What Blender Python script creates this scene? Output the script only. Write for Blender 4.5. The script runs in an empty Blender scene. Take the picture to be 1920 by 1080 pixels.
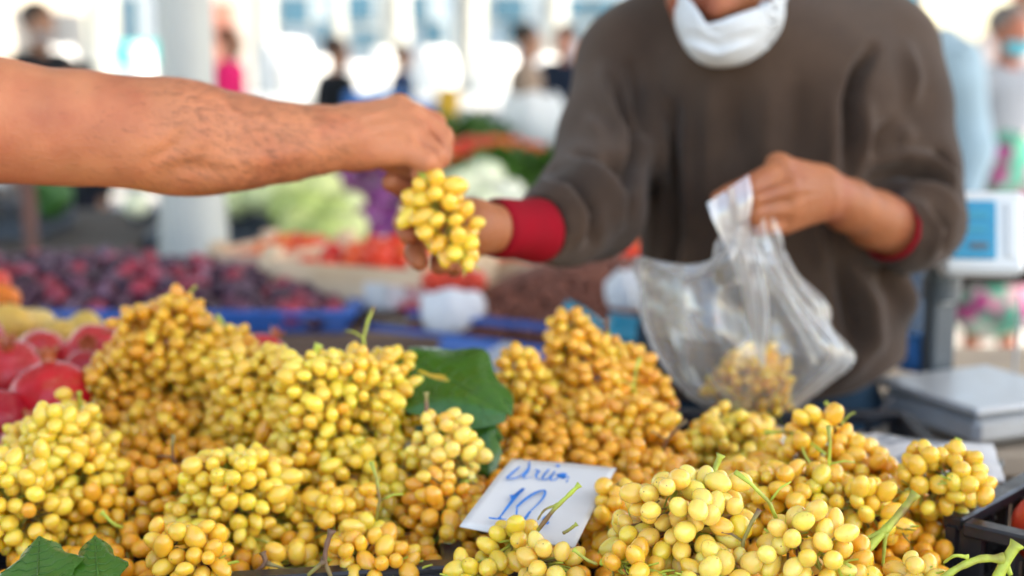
import bpy, math, random
import numpy as np
from mathutils import Vector, Matrix, Quaternion

rnd = random.Random(7)
nrs = np.random.RandomState(11)
SC = bpy.context.scene
COL = SC.collection

# ------------------------------------------------------------------ camera, sky, sun, exposure
CAM_Z, PITCH, FPX = 1.45, math.radians(9.6), 2666.67
cam_d = bpy.data.cameras.new('camera')
cam = bpy.data.objects.new('camera', cam_d); COL.objects.link(cam)
cam.location = (0, 0, CAM_Z); cam.rotation_euler = (math.pi / 2 - PITCH, 0, 0)
cam_d.lens = 50; cam_d.sensor_width = 36; cam_d.clip_end = 500; cam_d.clip_start = 0.05
cam_d.dof.use_dof = True; cam_d.dof.focus_distance = 1.015; cam_d.dof.aperture_fstop = 3.1
cam_d.dof.aperture_blades = 0
SC.camera = cam

SUN_EL, SUN_AZ = math.radians(48), math.radians(104)      # azimuth measured from +Y (away from the camera) towards +X
world = bpy.data.worlds.new('World'); SC.world = world; world.use_nodes = True
wn = world.node_tree
bg = wn.nodes['Background']
sky = wn.nodes.new('ShaderNodeTexSky'); sky.sky_type = 'NISHITA'; sky.sun_disc = False
sky.sun_elevation = SUN_EL; sky.sun_rotation = SUN_AZ
sky.air_density = 1.0; sky.dust_density = 1.2; sky.ozone_density = 1.0
wn.links.new(sky.outputs[0], bg.inputs[0]); bg.inputs[1].default_value = 0.15
sun_d = bpy.data.lights.new('sun', 'SUN'); sun_d.energy = 4.0; sun_d.angle = math.radians(0.5)
sun_d.color = (1.0, 0.95, 0.87)
sun = bpy.data.objects.new('sun', sun_d); COL.objects.link(sun)
to_sun = Vector((math.sin(SUN_AZ) * math.cos(SUN_EL), math.cos(SUN_AZ) * math.cos(SUN_EL), math.sin(SUN_EL)))
sun.rotation_euler = to_sun.to_track_quat('Z', 'Y').to_euler(); sun.location = (6, 8, 12)
vs = SC.view_settings
vs.view_transform = 'Standard'; vs.look = 'None'; vs.gamma = 1.0; vs.use_curve_mapping = False
vs.exposure = 2.0
try:
    vs.use_white_balance = True; vs.white_balance_temperature = 7500; vs.white_balance_tint = 10
except Exception:
    pass
cy = SC.cycles
cy.use_denoising = True
try: cy.denoiser = 'OPENIMAGEDENOISE'
except Exception: pass
cy.max_bounces = 8; cy.diffuse_bounces = 4; cy.transparent_max_bounces = 12
cy.caustics_reflective = False; cy.caustics_refractive = False
cy.sample_clamp_indirect = 8.0

# ------------------------------------------------------------------ helpers: space
FWD = np.array([0, math.cos(PITCH), -math.sin(PITCH)])
UP = np.array([0, math.sin(PITCH), math.cos(PITCH)])
RT = np.array([1.0, 0, 0])
CP = np.array([0, 0, CAM_Z])
def W(px, py, D):
    """world point seen at a pixel of the 1920 px photograph at depth D"""
    return CP + D * (FWD + (px - 960) / FPX * RT - (py - 540) / FPX * UP)
def G(px, py, z):
    """world point seen at a pixel, on the level z"""
    d = FWD + (px - 960) / FPX * RT - (py - 540) / FPX * UP
    return CP + d * ((z - CAM_Z) / d[2])
def proj(P):
    Q = P - CP
    D = Q @ FWD
    return 960 + FPX * (Q @ RT) / D, 540 - FPX * (Q @ UP) / D, D

# ------------------------------------------------------------------ helpers: objects
def link(o, parent=None):
    COL.objects.link(o)
    if parent is not None: o.parent = parent
    return o
def tag(o, label=None, cat=None, group=None, kind=None):
    if label: o['label'] = label
    if cat: o['category'] = cat
    if group: o['group'] = group
    if kind: o['kind'] = kind
    return o
def empty(name, loc, label=None, cat=None, group=None, rz=0.0):
    o = bpy.data.objects.new(name, None); o.location = loc; o.rotation_euler = (0, 0, rz)
    o.empty_display_size = 0.05
    link(o); return tag(o, label, cat, group)
def make_mesh(name, verts, faces, mat=None, smooth=True):
    me = bpy.data.meshes.new(name)
    verts = np.asarray(verts, dtype=np.float32)
    if isinstance(faces, np.ndarray):
        n, k = faces.shape
        me.vertices.add(len(verts)); me.vertices.foreach_set('co', verts.ravel())
        me.loops.add(n * k); me.loops.foreach_set('vertex_index', faces.astype(np.int32).ravel())
        me.polygons.add(n)
        me.polygons.foreach_set('loop_start', np.arange(0, n * k, k, dtype=np.int32))
        me.polygons.foreach_set('loop_total', np.full(n, k, dtype=np.int32))
        me.update(calc_edges=True)
    else:
        me.from_pydata(verts.tolist(), [], faces); me.update()
    if smooth: me.polygons.foreach_set('use_smooth', np.ones(len(me.polygons), dtype=bool))
    if mat is not None: me.materials.append(mat)
    return me
def put(name, me, parent=None, loc=(0, 0, 0), rot=None, scale=None, color=None):
    o = bpy.data.objects.new(name, me); o.location = loc
    if rot is not None: o.rotation_euler = rot
    if scale is not None: o.scale = scale if hasattr(scale, '__len__') else (scale,) * 3
    if color is not None: o.color = (*color, 1)
    return link(o, parent)

class MB:
    """collects shapes into one mesh"""
    def __init__(s): s.v = []; s.f = []; s.n = 0
    def add(s, v, f):
        v = np.asarray(v, float); s.v.append(v); s.f += [tuple(int(i) + s.n for i in q) for q in f]; s.n += len(v); return s
    def box(s, c, d, rot=None, bevel=0.0):
        c = np.array(c, float); hx, hy, hz = np.array(d, float) / 2
        b = min(bevel, hx * .9, hy * .9, hz * .9)
        if b <= 0:
            v = np.array([[x, y, z] for x in (-hx, hx) for y in (-hy, hy) for z in (-hz, hz)])
            f = [(0, 1, 3, 2), (4, 6, 7, 5), (0, 4, 5, 1), (2, 3, 7, 6), (0, 2, 6, 4), (1, 5, 7, 3)]
        else:
            v = []
            for x in (-1, 1):
                for y in (-1, 1):
                    for z in (-1, 1):
                        v += [[x * hx, y * (hy - b), z * (hz - b)], [x * (hx - b), y * hy, z * (hz - b)], [x * (hx - b), y * (hy - b), z * hz]]
            I = lambda x, y, z, a: ((x * 2 + y) * 2 + z) * 3 + a
            f = []
            f += [(I(0, 0, 0, 0), I(0, 0, 1, 0), I(0, 1, 1, 0), I(0, 1, 0, 0)), (I(1, 0, 0, 0), I(1, 1, 0, 0), I(1, 1, 1, 0), I(1, 0, 1, 0))]
            f += [(I(0, 0, 0, 1), I(1, 0, 0, 1), I(1, 0, 1, 1), I(0, 0, 1, 1)), (I(0, 1, 0, 1), I(0, 1, 1, 1), I(1, 1, 1, 1), I(1, 1, 0, 1))]
            f += [(I(0, 0, 0, 2), I(0, 1, 0, 2), I(1, 1, 0, 2), I(1, 0, 0, 2)), (I(0, 0, 1, 2), I(1, 0, 1, 2), I(1, 1, 1, 2), I(0, 1, 1, 2))]
            for x in (0, 1):
                for y in (0, 1):
                    q = (I(x, y, 0, 0), I(x, y, 0, 1), I(x, y, 1, 1), I(x, y, 1, 0)); f.append(q if (x == y) == False else q[::-1])
            for x in (0, 1):
                for z in (0, 1):
                    q = (I(x, 0, z, 0), I(x, 1, z, 0), I(x, 1, z, 2), I(x, 0, z, 2)); f.append(q if x != z else q[::-1])
            for y in (0, 1):
                for z in (0, 1):
                    q = (I(0, y, z, 1), I(0, y, z, 2), I(1, y, z, 2), I(1, y, z, 1)); f.append(q if y != z else q[::-1])
            for x in (0, 1):
                for y in (0, 1):
                    for z in (0, 1):
                        q = (I(x, y, z, 0), I(x, y, z, 1), I(x, y, z, 2)); f.append(q if (x + y + z) % 2 == 1 else q[::-1])
            v = np.array(v)
        if rot is not None: v = v @ np.array(rot).T
        return s.add(v + c, f)
    def tube(s, pts, rad, n=6, cap=True):
        pts = np.asarray(pts, float); m = len(pts)
        rad = np.full(m, rad) if np.isscalar(rad) else np.asarray(rad, float)
        T = np.gradient(pts, axis=0); T /= np.linalg.norm(T, axis=1)[:, None] + 1e-12
        ref = np.array([0, 0, 1.0]) if abs(T[0][2]) < .9 else np.array([1.0, 0, 0])
        v = []
        for i in range(m):
            a = np.cross(T[i], ref); a /= np.linalg.norm(a) + 1e-9; b = np.cross(T[i], a); ref = -np.cross(T[i], a) if False else ref
            for k in range(n):
                t = 2 * math.pi * k / n; v.append(pts[i] + rad[i] * (math.cos(t) * a + math.sin(t) * b))
        f = [(i * n + k, i * n + (k + 1) % n, (i + 1) * n + (k + 1) % n, (i + 1) * n + k) for i in range(m - 1) for k in range(n)]
        if cap: f += [tuple(range(n))[::-1], tuple((m - 1) * n + k for k in range(n))]
        return s.add(v, f)
    def lathe(s, prof, n=16, c=(0, 0, 0), fn=None):
        c = np.array(c, float); v = []
        for (r, z) in prof:
            for k in range(n):
                t = 2 * math.pi * k / n
                rr, zz = (r, z) if fn is None else fn(r, z, t)
                v.append([rr * math.cos(t) + c[0], rr * math.sin(t) + c[1], zz + c[2]])
        m = len(prof)
        f = [(i * n + k, i * n + (k + 1) % n, (i + 1) * n + (k + 1) % n, (i + 1) * n + k) for i in range(m - 1) for k in range(n)]
        return s.add(v, f)
    def mesh(s, name, mat, smooth=False): return make_mesh(name, np.concatenate(s.v), s.f, mat, smooth)
    def build(s, name, mat, parent=None, smooth=False, loc=(0, 0, 0), **k): return put(name, s.mesh(name, mat, smooth), parent, loc, **k)

def rotz(a): c, s_ = math.cos(a), math.sin(a); return np.array([[c, -s_, 0], [s_, c, 0], [0, 0, 1]])

def uvsphere(n=16, m=10, r=(1, 1, 1)):
    v = [[0, 0, -1]]
    for j in range(1, m):
        p = math.pi * j / m - math.pi / 2
        for k in range(n): t = 2 * math.pi * k / n; v.append([math.cos(p) * math.cos(t), math.cos(p) * math.sin(t), math.sin(p)])
    v.append([0, 0, 1]); f = []
    for k in range(n): f.append((0, 1 + (k + 1) % n, 1 + k))
    for j in range(m - 2):
        for k in range(n):
            a = 1 + j * n; f.append((a + k, a + (k + 1) % n, a + n + (k + 1) % n, a + n + k))
    L = len(v) - 1; a = 1 + (m - 2) * n
    for k in range(n): f.append((a + k, a + (k + 1) % n, L))
    return np.array(v) * np.array(r), f

# ------------------------------------------------------------------ helpers: implicit surfaces (one continuous skin for bodies)
class SDF:
    def __init__(s, res, k=0.01): s.res = res; s.k = k; s.pr = []
    def cone(s, a, b, r1, r2=None, k=None, sub=False, sx=None):
        a = np.array(a, float); b = np.array(b, float); r2 = r1 if r2 is None else r2
        ba = b - a; L = ba @ ba + 1e-12; R = max(r1, r2)
        S = np.array([1, 1, 1.0]) if sx is None else np.array(sx, float)
        def f(P):
            Q = (P - a); B = ba
            t = np.clip((Q @ B) / L, 0, 1)
            d = (Q - t[..., None] * B) / S
            return np.sqrt((d * d).sum(-1)) - (r1 + (r2 - r1) * t)
        RR = R * S.max()
        s.pr.append((np.minimum(a, b) - RR, np.maximum(a, b) + RR, f, s.k if k is None else k, sub)); return s
    def chain(s, pts, rs, k=None):
        for i in range(len(pts) - 1): s.cone(pts[i], pts[i + 1], rs[i], rs[i + 1], k)
        return s
    def ell(s, c, r, M=None, k=None, sub=False):
        c = np.array(c, float); r = np.array(r, float); M = np.eye(3) if M is None else np.array(M, float)
        def f(P):
            Q = (P - c) @ M            # columns of M are the local axes
            k0 = np.sqrt(((Q / r) ** 2).sum(-1)); k1 = np.sqrt(((Q / (r * r)) ** 2).sum(-1)) + 1e-9
            return k0 * (k0 - 1) / k1
        R = r.max(); s.pr.append((c - R, c + R, f, s.k if k is None else k, sub)); return s
    def mesh(s, post=None):
        lo = np.min([p[0] for p in s.pr if not p[4]], axis=0) - 3 * s.res - .01; hi = np.max([p[1] for p in s.pr if not p[4]], axis=0) + 3 * s.res + .01
        n = np.ceil((hi - lo) / s.res).astype(int) + 1
        ax = [lo[i] + s.res * np.arange(n[i]) for i in range(3)]
        F = np.full(n, 1.0)
        for (a, b, f, k, sub) in s.pr:
            m = max(k, 0) + 3 * s.res
            i0 = np.clip(np.floor((a - m - lo) / s.res).astype(int), 0, n); i1 = np.clip(np.ceil((b + m - lo) / s.res).astype(int) + 1, 0, n)
            if (i1 <= i0).any(): continue
            sl = tuple(slice(i0[j], i1[j]) for j in range(3))
            P = np.stack(np.meshgrid(ax[0][sl[0]], ax[1][sl[1]], ax[2][sl[2]], indexing='ij'), -1)
            d = f(P); A = F[sl]
            if sub:
                d = -d; h = np.clip(k - np.abs(A - d), 0, None) / max(k, 1e-9); F[sl] = np.maximum(A, d) + h * h * k / 4
            else:
                h = np.clip(k - np.abs(A - d), 0, None) / max(k, 1e-9); F[sl] = np.minimum(A, d) - h * h * k / 4
        if post is not None:
            P = np.stack(np.meshgrid(*ax, indexing='ij'), -1); F = post(P, F)
        return surface_nets(F, lo, s.res)

def surface_nets(F, lo, h):
    ins = F < 0
    c = np.zeros(tuple(np.array(F.shape) - 1), int)
    offs = [(i, j, k) for i in (0, 1) for j in (0, 1) for k in (0, 1)]
    nx, ny, nz = F.shape
    for (i, j, k) in offs: c += ins[i:nx - 1 + i, j:ny - 1 + j, k:nz - 1 + k]
    act = (c > 0) & (c < 8)
    idx = np.argwhere(act); ids = -np.ones(c.shape, int); ids[act] = np.arange(len(idx))
    vals = np.stack([F[idx[:, 0] + i, idx[:, 1] + j, idx[:, 2] + k] for (i, j, k) in offs], 1)
    O = np.array(offs, float); acc = np.zeros((len(idx), 3)); cnt = np.zeros(len(idx))
    for a in range(8):
        for b in range(a + 1, 8):
            if np.abs(O[a] - O[b]).sum() != 1: continue
            va, vb = vals[:, a], vals[:, b]; m = (va < 0) != (vb < 0)
            t = np.where(m, va / np.where(m, va - vb, 1), 0)
            acc += np.where(m[:, None], O[a] + t[:, None] * (O[b] - O[a]), 0); cnt += m
    V = lo + h * (idx + acc / cnt[:, None])
    faces = []
    for ax_ in range(3):
        u, w = [(1, 2), (2, 0), (0, 1)][ax_]
        sl0 = [slice(None)] * 3; sl1 = [slice(None)] * 3; sl0[ax_] = slice(0, -1); sl1[ax_] = slice(1, None)
        A = ins[tuple(sl0)]; B = ins[tuple(sl1)]
        e = np.argwhere(A != B); ok = (e[:, u] > 0) & (e[:, w] > 0) & (e[:, u] < F.shape[u] - 1) & (e[:, w] < F.shape[w] - 1); e = e[ok]
        flip = A[tuple(e.T)]
        def g(du, dw):
            q = e.copy(); q[:, u] += du; q[:, w] += dw; return ids[tuple(q.T)]
        q = np.stack([g(-1, -1), g(0, -1), g(0, 0), g(-1, 0)], 1)
        q[~flip] = q[~flip][:, ::-1]; faces.append(q)
    Fc = np.concatenate(faces); Fc = Fc[(Fc >= 0).all(1)]
    return V, Fc
def vnormals(V, F):
    n = np.zeros_like(V); a, b, c, d = (V[F[:, i]] for i in range(4)); fn = np.cross(c - a, d - b)
    for i in range(4): np.add.at(n, F[:, i], fn)
    return n / (np.linalg.norm(n, axis=1)[:, None] + 1e-12)
def relax(V, F, it=2, lam=.5):
    for _ in range(it):
        s_ = np.zeros_like(V); c = np.zeros(len(V))
        for i in range(4):
            j = (i + 1) % 4; np.add.at(s_, F[:, i], V[F[:, j]]); np.add.at(c, F[:, i], 1); np.add.at(s_, F[:, j], V[F[:, i]]); np.add.at(c, F[:, j], 1)
        V = V + lam * (s_ / np.maximum(c, 1)[:, None] - V)
    return V

# smooth value noise for shaping
def vnoise(P, f, seed=0):
    P = np.asarray(P) * f + seed * 17.31
    return (np.sin(P[..., 0] * 1.7 + 1.3 * np.sin(P[..., 1] * 1.1 + seed)) + np.sin(P[..., 1] * 1.9 + 1.1 * np.sin(P[..., 2] * 1.3)) + np.sin(P[..., 2] * 1.6 + 1.2 * np.sin(P[..., 0] * 1.2 + 2))) / 3

# ------------------------------------------------------------------ materials
def mat(name, col, rough=.6, var=.15, scale=20, bump=0.0, bscale=60, objcol=False, sss=0, sssr=(1, .4, .2), sscale=.005, metal=0, spec=.5, coat=0, var2=None, vmask=(.45, .6), det=4, hue=None, trans=0, sheen=0, rvar=.08):
    m = bpy.data.materials.new(name); m.use_nodes = True; nt = m.node_tree; N = nt.nodes; L = nt.links
    b = N['Principled BSDF']
    tc = N.new('ShaderNodeTexCoord'); oi = N.new('ShaderNodeObjectInfo')
    mp = N.new('ShaderNodeVectorMath'); mp.operation = 'ADD'
    mul = N.new('ShaderNodeMath'); mul.operation = 'MULTIPLY'; mul.inputs[1].default_value = 37.0
    L.new(oi.outputs['Random'], mul.inputs[0]); L.new(tc.outputs['Object'], mp.inputs[0]); L.new(mul.outputs[0], mp.inputs[1])
    nz = N.new('ShaderNodeTexNoise'); nz.inputs['Scale'].default_value = scale; nz.inputs['Detail'].default_value = det
    L.new(mp.outputs[0], nz.inputs['Vector'])
    if objcol: base = oi.outputs['Color']
    else:
        rgb = N.new('ShaderNodeRGB'); rgb.outputs[0].default_value = (*col, 1); base = rgb.outputs[0]
    if var2 is not None:
        rp = N.new('ShaderNodeMapRange'); rp.inputs[1].default_value, rp.inputs[2].default_value = vmask
        n2 = N.new('ShaderNodeTexNoise'); n2.inputs['Scale'].default_value = scale * .45; n2.inputs['Detail'].default_value = 5
        L.new(mp.outputs[0], n2.inputs['Vector']); L.new(n2.outputs['Fac'], rp.inputs[0])
        mx = N.new('ShaderNodeMix'); mx.data_type = 'RGBA'; L.new(rp.outputs[0], mx.inputs[0]); L.new(base, mx.inputs[6]); mx.inputs[7].default_value = (*var2, 1); base = mx.outputs[2]
    hs = N.new('ShaderNodeHueSaturation'); mr = N.new('ShaderNodeMapRange')
    mr.inputs[1].default_value = .25; mr.inputs[2].default_value = .75; mr.inputs[3].default_value = 1 - var; mr.inputs[4].default_value = 1 + var
    L.new(nz.outputs['Fac'], mr.inputs[0]); L.new(mr.outputs[0], hs.inputs['Value']); L.new(base, hs.inputs['Color'])
    L.new(hs.outputs[0], b.inputs['Base Color'])
    rr = N.new('ShaderNodeMapRange'); rr.inputs[1].default_value = .3; rr.inputs[2].default_value = .7; rr.inputs[3].default_value = max(.02, rough - rvar); rr.inputs[4].default_value = min(1, rough + rvar)
    L.new(nz.outputs['Fac'], rr.inputs[0]); L.new(rr.outputs[0], b.inputs['Roughness'])
    b.inputs['Metallic'].default_value = metal; b.inputs['Specular IOR Level'].default_value = spec
    b.inputs['Coat Weight'].default_value = coat; b.inputs['Transmission Weight'].default_value = trans
    b.inputs['Sheen Weight'].default_value = sheen
    if sss:
        b.inputs['Subsurface Weight'].default_value = sss; b.inputs['Subsurface Radius'].default_value = sssr; b.inputs['Subsurface Scale'].default_value = sscale
    if bump:
        bn = N.new('ShaderNodeTexNoise'); bn.inputs['Scale'].default_value = bscale; bn.inputs['Detail'].default_value = 3
        L.new(mp.outputs[0], bn.inputs['Vector'])
        bp = N.new('ShaderNodeBump'); bp.inputs['Strength'].default_value = bump; bp.inputs['Distance'].default_value = .002
        L.new(bn.outputs['Fac'], bp.inputs['Height']); L.new(bp.outputs[0], b.inputs['Normal'])
    return m

def grape_material():
    m = mat('grape_skin', (.8, .5, .1), rough=.24, var=.10, scale=90, objcol=True, sss=1.0, sssr=(1, .50, .07), sscale=.011, spec=.55, det=3, rvar=.08, coat=.3)
    nt = m.node_tree; N = nt.nodes; L = nt.links; b = N['Principled BSDF']
    src = b.inputs['Base Color'].links[0].from_socket
    tc = N.new('ShaderNodeTexCoord'); sp = N.new('ShaderNodeSeparateXYZ'); L.new(tc.outputs['Object'], sp.inputs[0])
    # small brown scar at the tip
    cx = N.new('ShaderNodeCombineXYZ'); L.new(sp.outputs[0], cx.inputs[0]); L.new(sp.outputs[1], cx.inputs[1])
    ln = N.new('ShaderNodeVectorMath'); ln.operation = 'LENGTH'; L.new(cx.outputs[0], ln.inputs[0])
    mr0 = N.new('ShaderNodeMapRange'); mr0.inputs[1].default_value = .055; mr0.inputs[2].default_value = .02; L.new(ln.outputs['Value'], mr0.inputs[0])
    gt = N.new('ShaderNodeMath'); gt.operation = 'GREATER_THAN'; gt.inputs[1].default_value = .3; L.new(sp.outputs[2], gt.inputs[0])
    mr = N.new('ShaderNodeMath'); mr.operation = 'MULTIPLY'; oj = N.new('ShaderNodeObjectInfo'); g2 = N.new('ShaderNodeMath'); g2.operation = 'GREATER_THAN'; g2.inputs[1].default_value = .6; L.new(oj.outputs['Random'], g2.inputs[0]); g3 = N.new('ShaderNodeMath'); g3.operation = 'MULTIPLY'; L.new(gt.outputs[0], g3.inputs[0]); L.new(g2.outputs[0], g3.inputs[1]); L.new(mr0.outputs[0], mr.inputs[0]); L.new(g3.outputs[0], mr.inputs[1])
    mx = N.new('ShaderNodeMix'); mx.data_type = 'RGBA'; L.new(mr.outputs[0], mx.inputs[0]); L.new(src, mx.inputs[6]); mx.inputs[7].default_value = (.30, .15, .03, 1)
    # sparse russet blemishes
    oi = N.new('ShaderNodeObjectInfo'); ad = N.new('ShaderNodeVectorMath'); ad.operation = 'ADD'
    ml = N.new('ShaderNodeMath'); ml.operation = 'MULTIPLY'; ml.inputs[1].default_value = 91; L.new(oi.outputs['Random'], ml.inputs[0])
    L.new(tc.outputs['Object'], ad.inputs[0]); L.new(ml.outputs[0], ad.inputs[1])
    nz = N.new('ShaderNodeTexNoise'); nz.inputs['Scale'].default_value = 3.2; nz.inputs['Detail'].default_value = 6; nz.inputs['Roughness'].default_value = .72; L.new(ad.outputs[0], nz.inputs['Vector'])
    m2 = N.new('ShaderNodeMapRange'); m2.inputs[1].default_value = .61; m2.inputs[2].default_value = .72; m2.inputs[4].default_value = .6; L.new(nz.outputs['Fac'], m2.inputs[0])
    mx2 = N.new('ShaderNodeMix'); mx2.data_type = 'RGBA'; L.new(m2.outputs[0], mx2.inputs[0]); L.new(mx.outputs[2], mx2.inputs[6]); mx2.inputs[7].default_value = (.33, .13, .03, 1)
    L.new(mx2.outputs[2], b.inputs['Base Color'])
    return m

def film_material(name='clear_film', body=.19, tint=(.96, .98, 1.0)):
    m = bpy.data.materials.new(name); m.use_nodes = True; nt = m.node_tree; N = nt.nodes; L = nt.links
    N.remove(N['Principled BSDF']); out = N['Material Output']
    tr = N.new('ShaderNodeBsdfTransparent'); tr.inputs[0].default_value = (.97, .98, .98, 1)
    tl = N.new('ShaderNodeBsdfTranslucent'); tl.inputs[0].default_value = (*tint, 1)
    df = N.new('ShaderNodeBsdfDiffuse'); df.inputs[0].default_value = (*tint, 1)
    gl = N.new('ShaderNodeBsdfGlossy'); gl.inputs['Roughness'].default_value = .15; gl.inputs[0].default_value = (1, 1, 1, 1)
    mA = N.new('ShaderNodeMixShader'); mA.inputs[0].default_value = .35; L.new(tl.outputs[0], mA.inputs[1]); L.new(df.outputs[0], mA.inputs[2])
    mB = N.new('ShaderNodeMixShader'); mB.inputs[0].default_value = .34; L.new(mA.outputs[0], mB.inputs[1]); L.new(gl.outputs[0], mB.inputs[2])
    lw = N.new('ShaderNodeLayerWeight'); lw.inputs[0].default_value = .35
    tc = N.new('ShaderNodeTexCoord'); nz = N.new('ShaderNodeTexNoise'); nz.inputs['Scale'].default_value = 9; nz.inputs['Detail'].default_value = 5; L.new(tc.outputs['Object'], nz.inputs['Vector'])
    a = N.new('ShaderNodeMath'); a.operation = 'MULTIPLY_ADD'; a.inputs[1].default_value = .55; a.inputs[2].default_value = body - .12; L.new(lw.outputs['Facing'], a.inputs[0])
    c = N.new('ShaderNodeMath'); c.operation = 'MULTIPLY_ADD'; c.inputs[1].default_value = .22; L.new(nz.outputs['Fac'], c.inputs[0]); L.new(a.outputs[0], c.inputs[2]); c.use_clamp = True
    mC = N.new('ShaderNodeMixShader'); L.new(c.outputs[0], mC.inputs[0]); L.new(tr.outputs[0], mC.inputs[1]); L.new(mB.outputs[0], mC.inputs[2])
    bp = N.new('ShaderNodeBump'); bp.inputs['Strength'].default_value = .6; bp.inputs['Distance'].default_value = .004
    n2 = N.new('ShaderNodeTexNoise'); n2.inputs['Scale'].default_value = 26; n2.inputs['Detail'].default_value = 3; n2.inputs['Distortion'].default_value = 1.2; L.new(tc.outputs['Object'], n2.inputs['Vector']); L.new(n2.outputs['Fac'], bp.inputs['Height'])
    for s_ in (tl, df, gl): L.new(bp.outputs[0], s_.inputs['Normal'])
    L.new(mC.outputs[0], out.inputs['Surface']); return m

M = {}
M['grape'] = grape_material()
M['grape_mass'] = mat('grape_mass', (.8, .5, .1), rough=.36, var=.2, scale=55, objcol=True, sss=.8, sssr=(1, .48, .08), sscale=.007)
M['stem'] = mat('green_stem', (.46, .54, .07), .5, .2, 60, var2=(.22, .12, .04), vmask=(.5, .68), sss=.15, sscale=.002, bump=.3, bscale=300)
M['stem_brown'] = mat('dry_stem', (.20, .10, .06), .6, .25, 60, var2=(.32, .30, .08), vmask=(.45, .6), bump=.3, bscale=300)
M['pedicel'] = mat('pedicel', (.24, .20, .05), .6, .3, 80, var2=(.13, .06, .03), vmask=(.42, .6))
M['leaf'] = mat('vine_leaf', (.034, .12, .010), .3, .22, 25, bump=.5, bscale=160, sss=.0, coat=.12)
M['leaf_yellow'] = mat('yellowed_leaf', (.70, .48, .03), .5, .2, 25, var2=(.45, .22, .03), vmask=(.56, .70), bump=.4, bscale=120)
M['card'] = mat('white_card', (.66, .66, .64), .55, .03, 12)
M['marker'] = mat('blue_marker', (.004, .20, .62), .5, .25, 120)
M['crate'] = mat('black_plastic', (.018, .018, .021), .38, .25, 40, bump=.15, bscale=200, rvar=.12)
M['wood_table'] = mat('table_wood', (.17, .10, .06), .8, .3, 9, spec=.2, var2=(.24, .16, .10), bump=.4, bscale=60)
M['carton'] = mat('carton', (.42, .33, .24), .8, .12, 14)
M['skin_a'] = mat('skin_customer', (.52, .195, .095), .5, .12, 30, spec=.3, sss=.25, sssr=(1, .35, .18), sscale=.006, bump=.45, bscale=260, var2=(.43, .13, .065), vmask=(.46, .70))
M['skin_v'] = mat('skin_vendor', (.36, .125, .052), .5, .14, 34, spec=.3, sss=.3, sssr=(1, .35, .18), sscale=.006, bump=.5, bscale=240, var2=(.31, .085, .042), vmask=(.48, .7))
M['hairs'] = mat('arm_hair', (.13, .06, .035), .5, .2, 30)
M['knit'] = mat('knit_brown', (.076, .046, .031), .95, .12, 16, bump=.9, bscale=420, sheen=.12, spec=.2, var2=(.052, .031, .021), vmask=(.40, .62))
M['red'] = mat('red_cuff', (.26, .0015, .010), .85, .12, 30, bump=.5, bscale=400, spec=.2)
M['jeans'] = mat('denim', (.018, .045, .075), .9, .3, 30, bump=.6, bscale=500, spec=.2)
M['mask'] = mat('white_mask', (.60, .63, .65), .9, .04, 30, bump=.3, bscale=400, spec=.1)
M['film'] = film_material()
M['film2'] = film_material('milky_film', .55, (.96, .98, 1.0))
M['hair'] = mat('hair', (.015, .012, .01), .6, .3, 50)
M['eye'] = mat('eye_white', (.7, .68, .65), .2, .03, 10)
M['paint_white'] = mat('white_paint', (.48, .49, .46), .45, .06, 3, var2=(.40, .40, .37), vmask=(.5, .75))
def cloth(name, c, **k): return mat(name, c, .9, .15, 8, spec=.2, **k)

# ------------------------------------------------------------------ THE SETTING: ground, hall canopy, added sunshade
def ground():
    m = mat('concrete_floor', (.34, .335, .325), .8, .12, 1.2, var2=(.25, .245, .235), vmask=(.5, .62), bump=.3, bscale=40, det=8)
    put('ground', make_mesh('ground', [(-150, -60, 0), (150, -60, 0), (150, 200, 0), (-150, 200, 0)], [(0, 1, 2, 3)], m)).__setitem__('kind', 'structure')
ground()
M['roof'] = mat('roof_sheet', (.62, .61, .58), .7, .06, 2)
ROOF_Z = 4.6
rb = MB(); rb.box((-3.5, 6.75, ROOF_Z + .06), (17.4, 11.7, .08))  # out of view; its edges are shaped by where sun should fall
rf = rb.build('roof', M['roof']); tag(rf, kind='structure')
rb = MB(); rb.box((2.6, -.10, ROOF_Z - .25), (3.2, 3.6, .05))  # unseen slab added to keep direct sun off the front stall
rf = rb.build('added_sunshade', M['roof']); tag(rf, kind='structure')
bb = MB()
for y in (1.2, 3.8, 6.4, 9.0, 12.2): bb.box((-4.2, y, ROOF_Z - .08), (15.8, .10, .18))
tag(bb.build('roof_beams', M['paint_white']), kind='structure')

# ------------------------------------------------------------------ FRONT STALL: table, crates
TZ = .93
tb = empty('stall_table', (.1, 1.1, 0), 'long wooden market table under the crates of yellow grapes', 'table')
for i in range(7):
    b = MB(); b.box((0, -.42 + i * .19, TZ - .0125), (2.9, .183, .025), bevel=.003); b.build('plank', M['wood_table'], tb)
for sx in (-1.35, 1.35):
    for sy in (-.4, .68):
        b = MB(); b.box((sx, sy, (TZ - .03) / 2), (.06, .06, TZ - .03), bevel=.004); b.build('leg', M['wood_table'], tb)

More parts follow.
